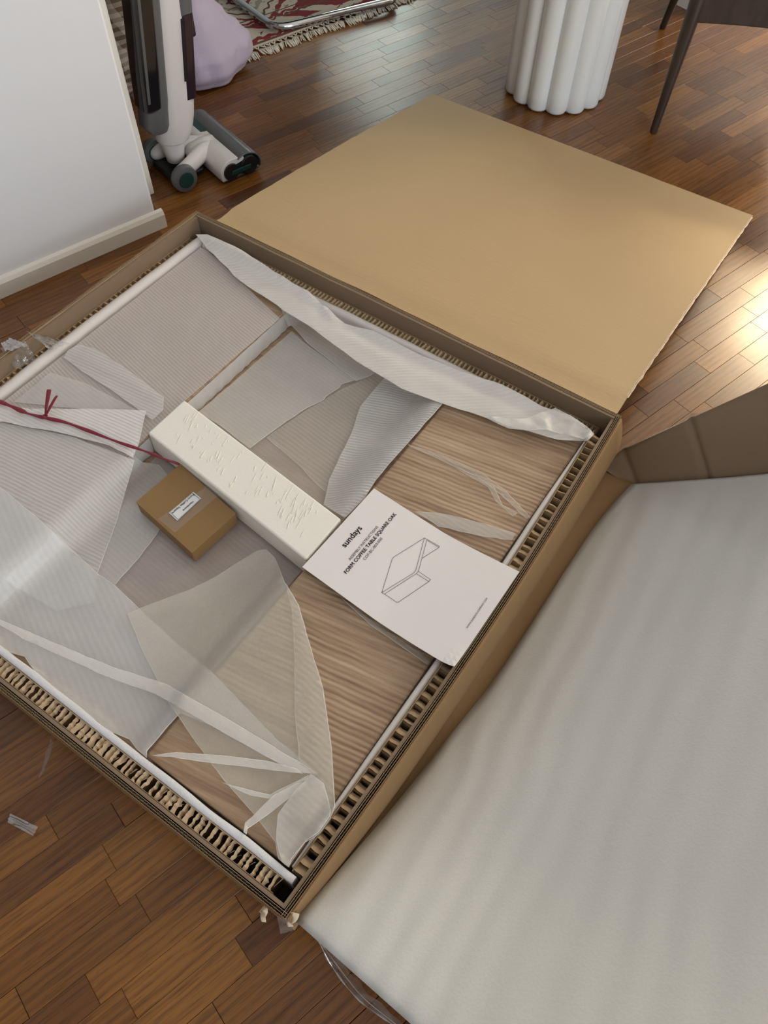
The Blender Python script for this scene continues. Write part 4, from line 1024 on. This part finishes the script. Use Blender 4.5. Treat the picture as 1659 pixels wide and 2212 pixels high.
# ------------------------------------------------------------------ chrome chair base on the rug
M_CHR = plain('chrome', (205, 210, 212), .07, .02, 5, Metallic=1.0)
chair0 = thing('chrome_chair', P(600, 60, .014), 'polished chrome tube chair base standing on the rug', 'chair')
zc = .027
c1, c2, c0 = P(596, 62, zc), P(862, -2, zc), P(470, -30, zc)
d1 = (c2-c1).normalized(); d0 = (c0-c1).normalized()
def corner(c, da, db, r=.055, n=8): 
    p, q = c+da*r, c+db*r; return [((1-t)**2)*p+2*t*(1-t)*c+t*t*q for t in [i/n for i in range(n+1)]]
c3 = c2+d0*.46; c4 = c1+d0*.46
pth = [c4]+corner(c1, d0, d1)+corner(c2, -d1, d0)+[c3]
pth = [c4+Vector((0, 0, .42)), c4+Vector((0, 0, .06))]+corner(c4, Vector((0, 0, 1)), -d0, .05)+corner(c1, d0, d1)+corner(c2, -d1, d0)+corner(c3, -d0, Vector((0, 0, 1)), .05)+[c3+Vector((0, 0, .06)), c3+Vector((0, 0, .42))]
mb = MB(); mb.tube(pth, .0125, 16); mb.build('base_tube', M_CHR, chair0, smooth=True)
mb = MB(); s0 = c4+Vector((0, 0, .42)); mb.obox(s0-d0*.40-d1*.0, d1*(c2-c1).length, d0*.42, Vector((0, 0, .03))); mb.build('seat', M_VB, chair0, bevel=.012, segs=3)

# ------------------------------------------------------------------ white fluted pedestal table
PC = Vector((.487, 2.462, 0))
M_PED = plain('white_lacquer', (224, 228, 228), .28, .01, 5)
ped = thing('pedestal_table', PC, 'white lacquered side table on a fluted column of round tubes', 'table')
N = 14
for k in range(N):
    a = 2*math.pi*(k+.35)/N; c = PC+Vector((.124*math.cos(a), .124*math.sin(a), 0)); R = .0335
    mb = MB(); mb.lathe([(R-.010, .002), (R-.003, .0045), (R, .011), (R, .05), (R, .53)], c, 20); mb.build('flute', M_PED, ped, smooth=True, ang=60)
mb = MB(); mb.lathe([(.118, .003), (.118, .53)], PC, 24); mb.build('core', M_PED, ped, smooth=True, ang=40)
mb = MB(); mb.lathe([(.20, .53), (.225, .535), (.23, .545), (.225, .556), (.20, .56)], PC, 48); mb.build('top', M_PED, ped, smooth=True, ang=60)

# ------------------------------------------------------------------ dark wooden chair
M_DW = NT('dark_wood'); _p = M_DW.pos(0, (40, 40, 6)); _g = M_DW.noise(_p, 1, 4); M_DW = M_DW.done(M_DW.principled(M_DW.ramp(_g, [(.3, lin((40, 32, 27))), (.7, lin((66, 54, 46)))]), .42, M_DW.bump(_g, .15, .001)))
f1 = P(1411, 286, 0); f2 = P(1431, 60, 0)
wc = thing('wooden_chair', (f1+f2)/2+Vector((.25, -.05, 0)), 'dark brown wooden lounge chair with tapered round legs', 'chair')
ax = Vector((.955, -.20, 0)); f3 = f1+ax*.56; f4 = f2+ax*.52
for q, (dx, dy) in ((f1, (.010, .012)), (f2, (.035, -.07)), (f3, (-.02, .012)), (f4, (-.03, -.07))):
    mb = MB(); rings = []
    pth = [q+Vector((dx*t, dy*t, .46*t)) for t in [0, .01, .12, .35, .6, .8, 1]]
    mb.tube(pth, [.0095, .0115, .0125, .0155, .019, .0215, .021], 18); lg = mb.build('leg', M_DW, wc, smooth=True, ang=60)
    mb = MB(); mb.lathe([(.008, .0), (.0085, .002), (.007, .003)], q, 12); mb.build('glide', M_CHR, lg)
def rail(a, b, z0, z1, dip, name='rail'):
    mb = MB(); rings = []; d = (b-a); nn = Vector((0, 0, 1)).cross(d).normalized()*.011
    for i in range(13):
        t = i/12; p = a+d*t; zz = z0+dip*(1-(2*t-1)**2)-.0*t; 
        rings.append([Vector((p.x, p.y, zz))-nn, Vector((p.x, p.y, zz))+nn, Vector((p.x, p.y, z1))+nn, Vector((p.x, p.y, z1))-nn])
    mb.loft(rings); mb.build(name, M_DW, wc, bevel=.003)
up1 = f1+Vector((.007, .008, 0)); up3 = f3+Vector((-.015, .008, 0)); up2 = f2+Vector((.026, -.05, 0)); up4 = f4+Vector((-.022, -.05, 0))
rail(up1, up3, .305, .40, .012); rail(up2, up4, .33, .40, .0); rail(up1, up2, .34, .40, 0); rail(up3, up4, .34, .40, 0)
mb = MB(); mb.hexa([p+Vector((0, 0, .40)) for p in (up1, up3, up4, up2)]+[p+Vector((0, 0, .45)) for p in (up1, up3, up4, up2)]); mb.build('seat', plain('seat_cushion', (60, 54, 50), .9), wc, bevel=.015, segs=3)
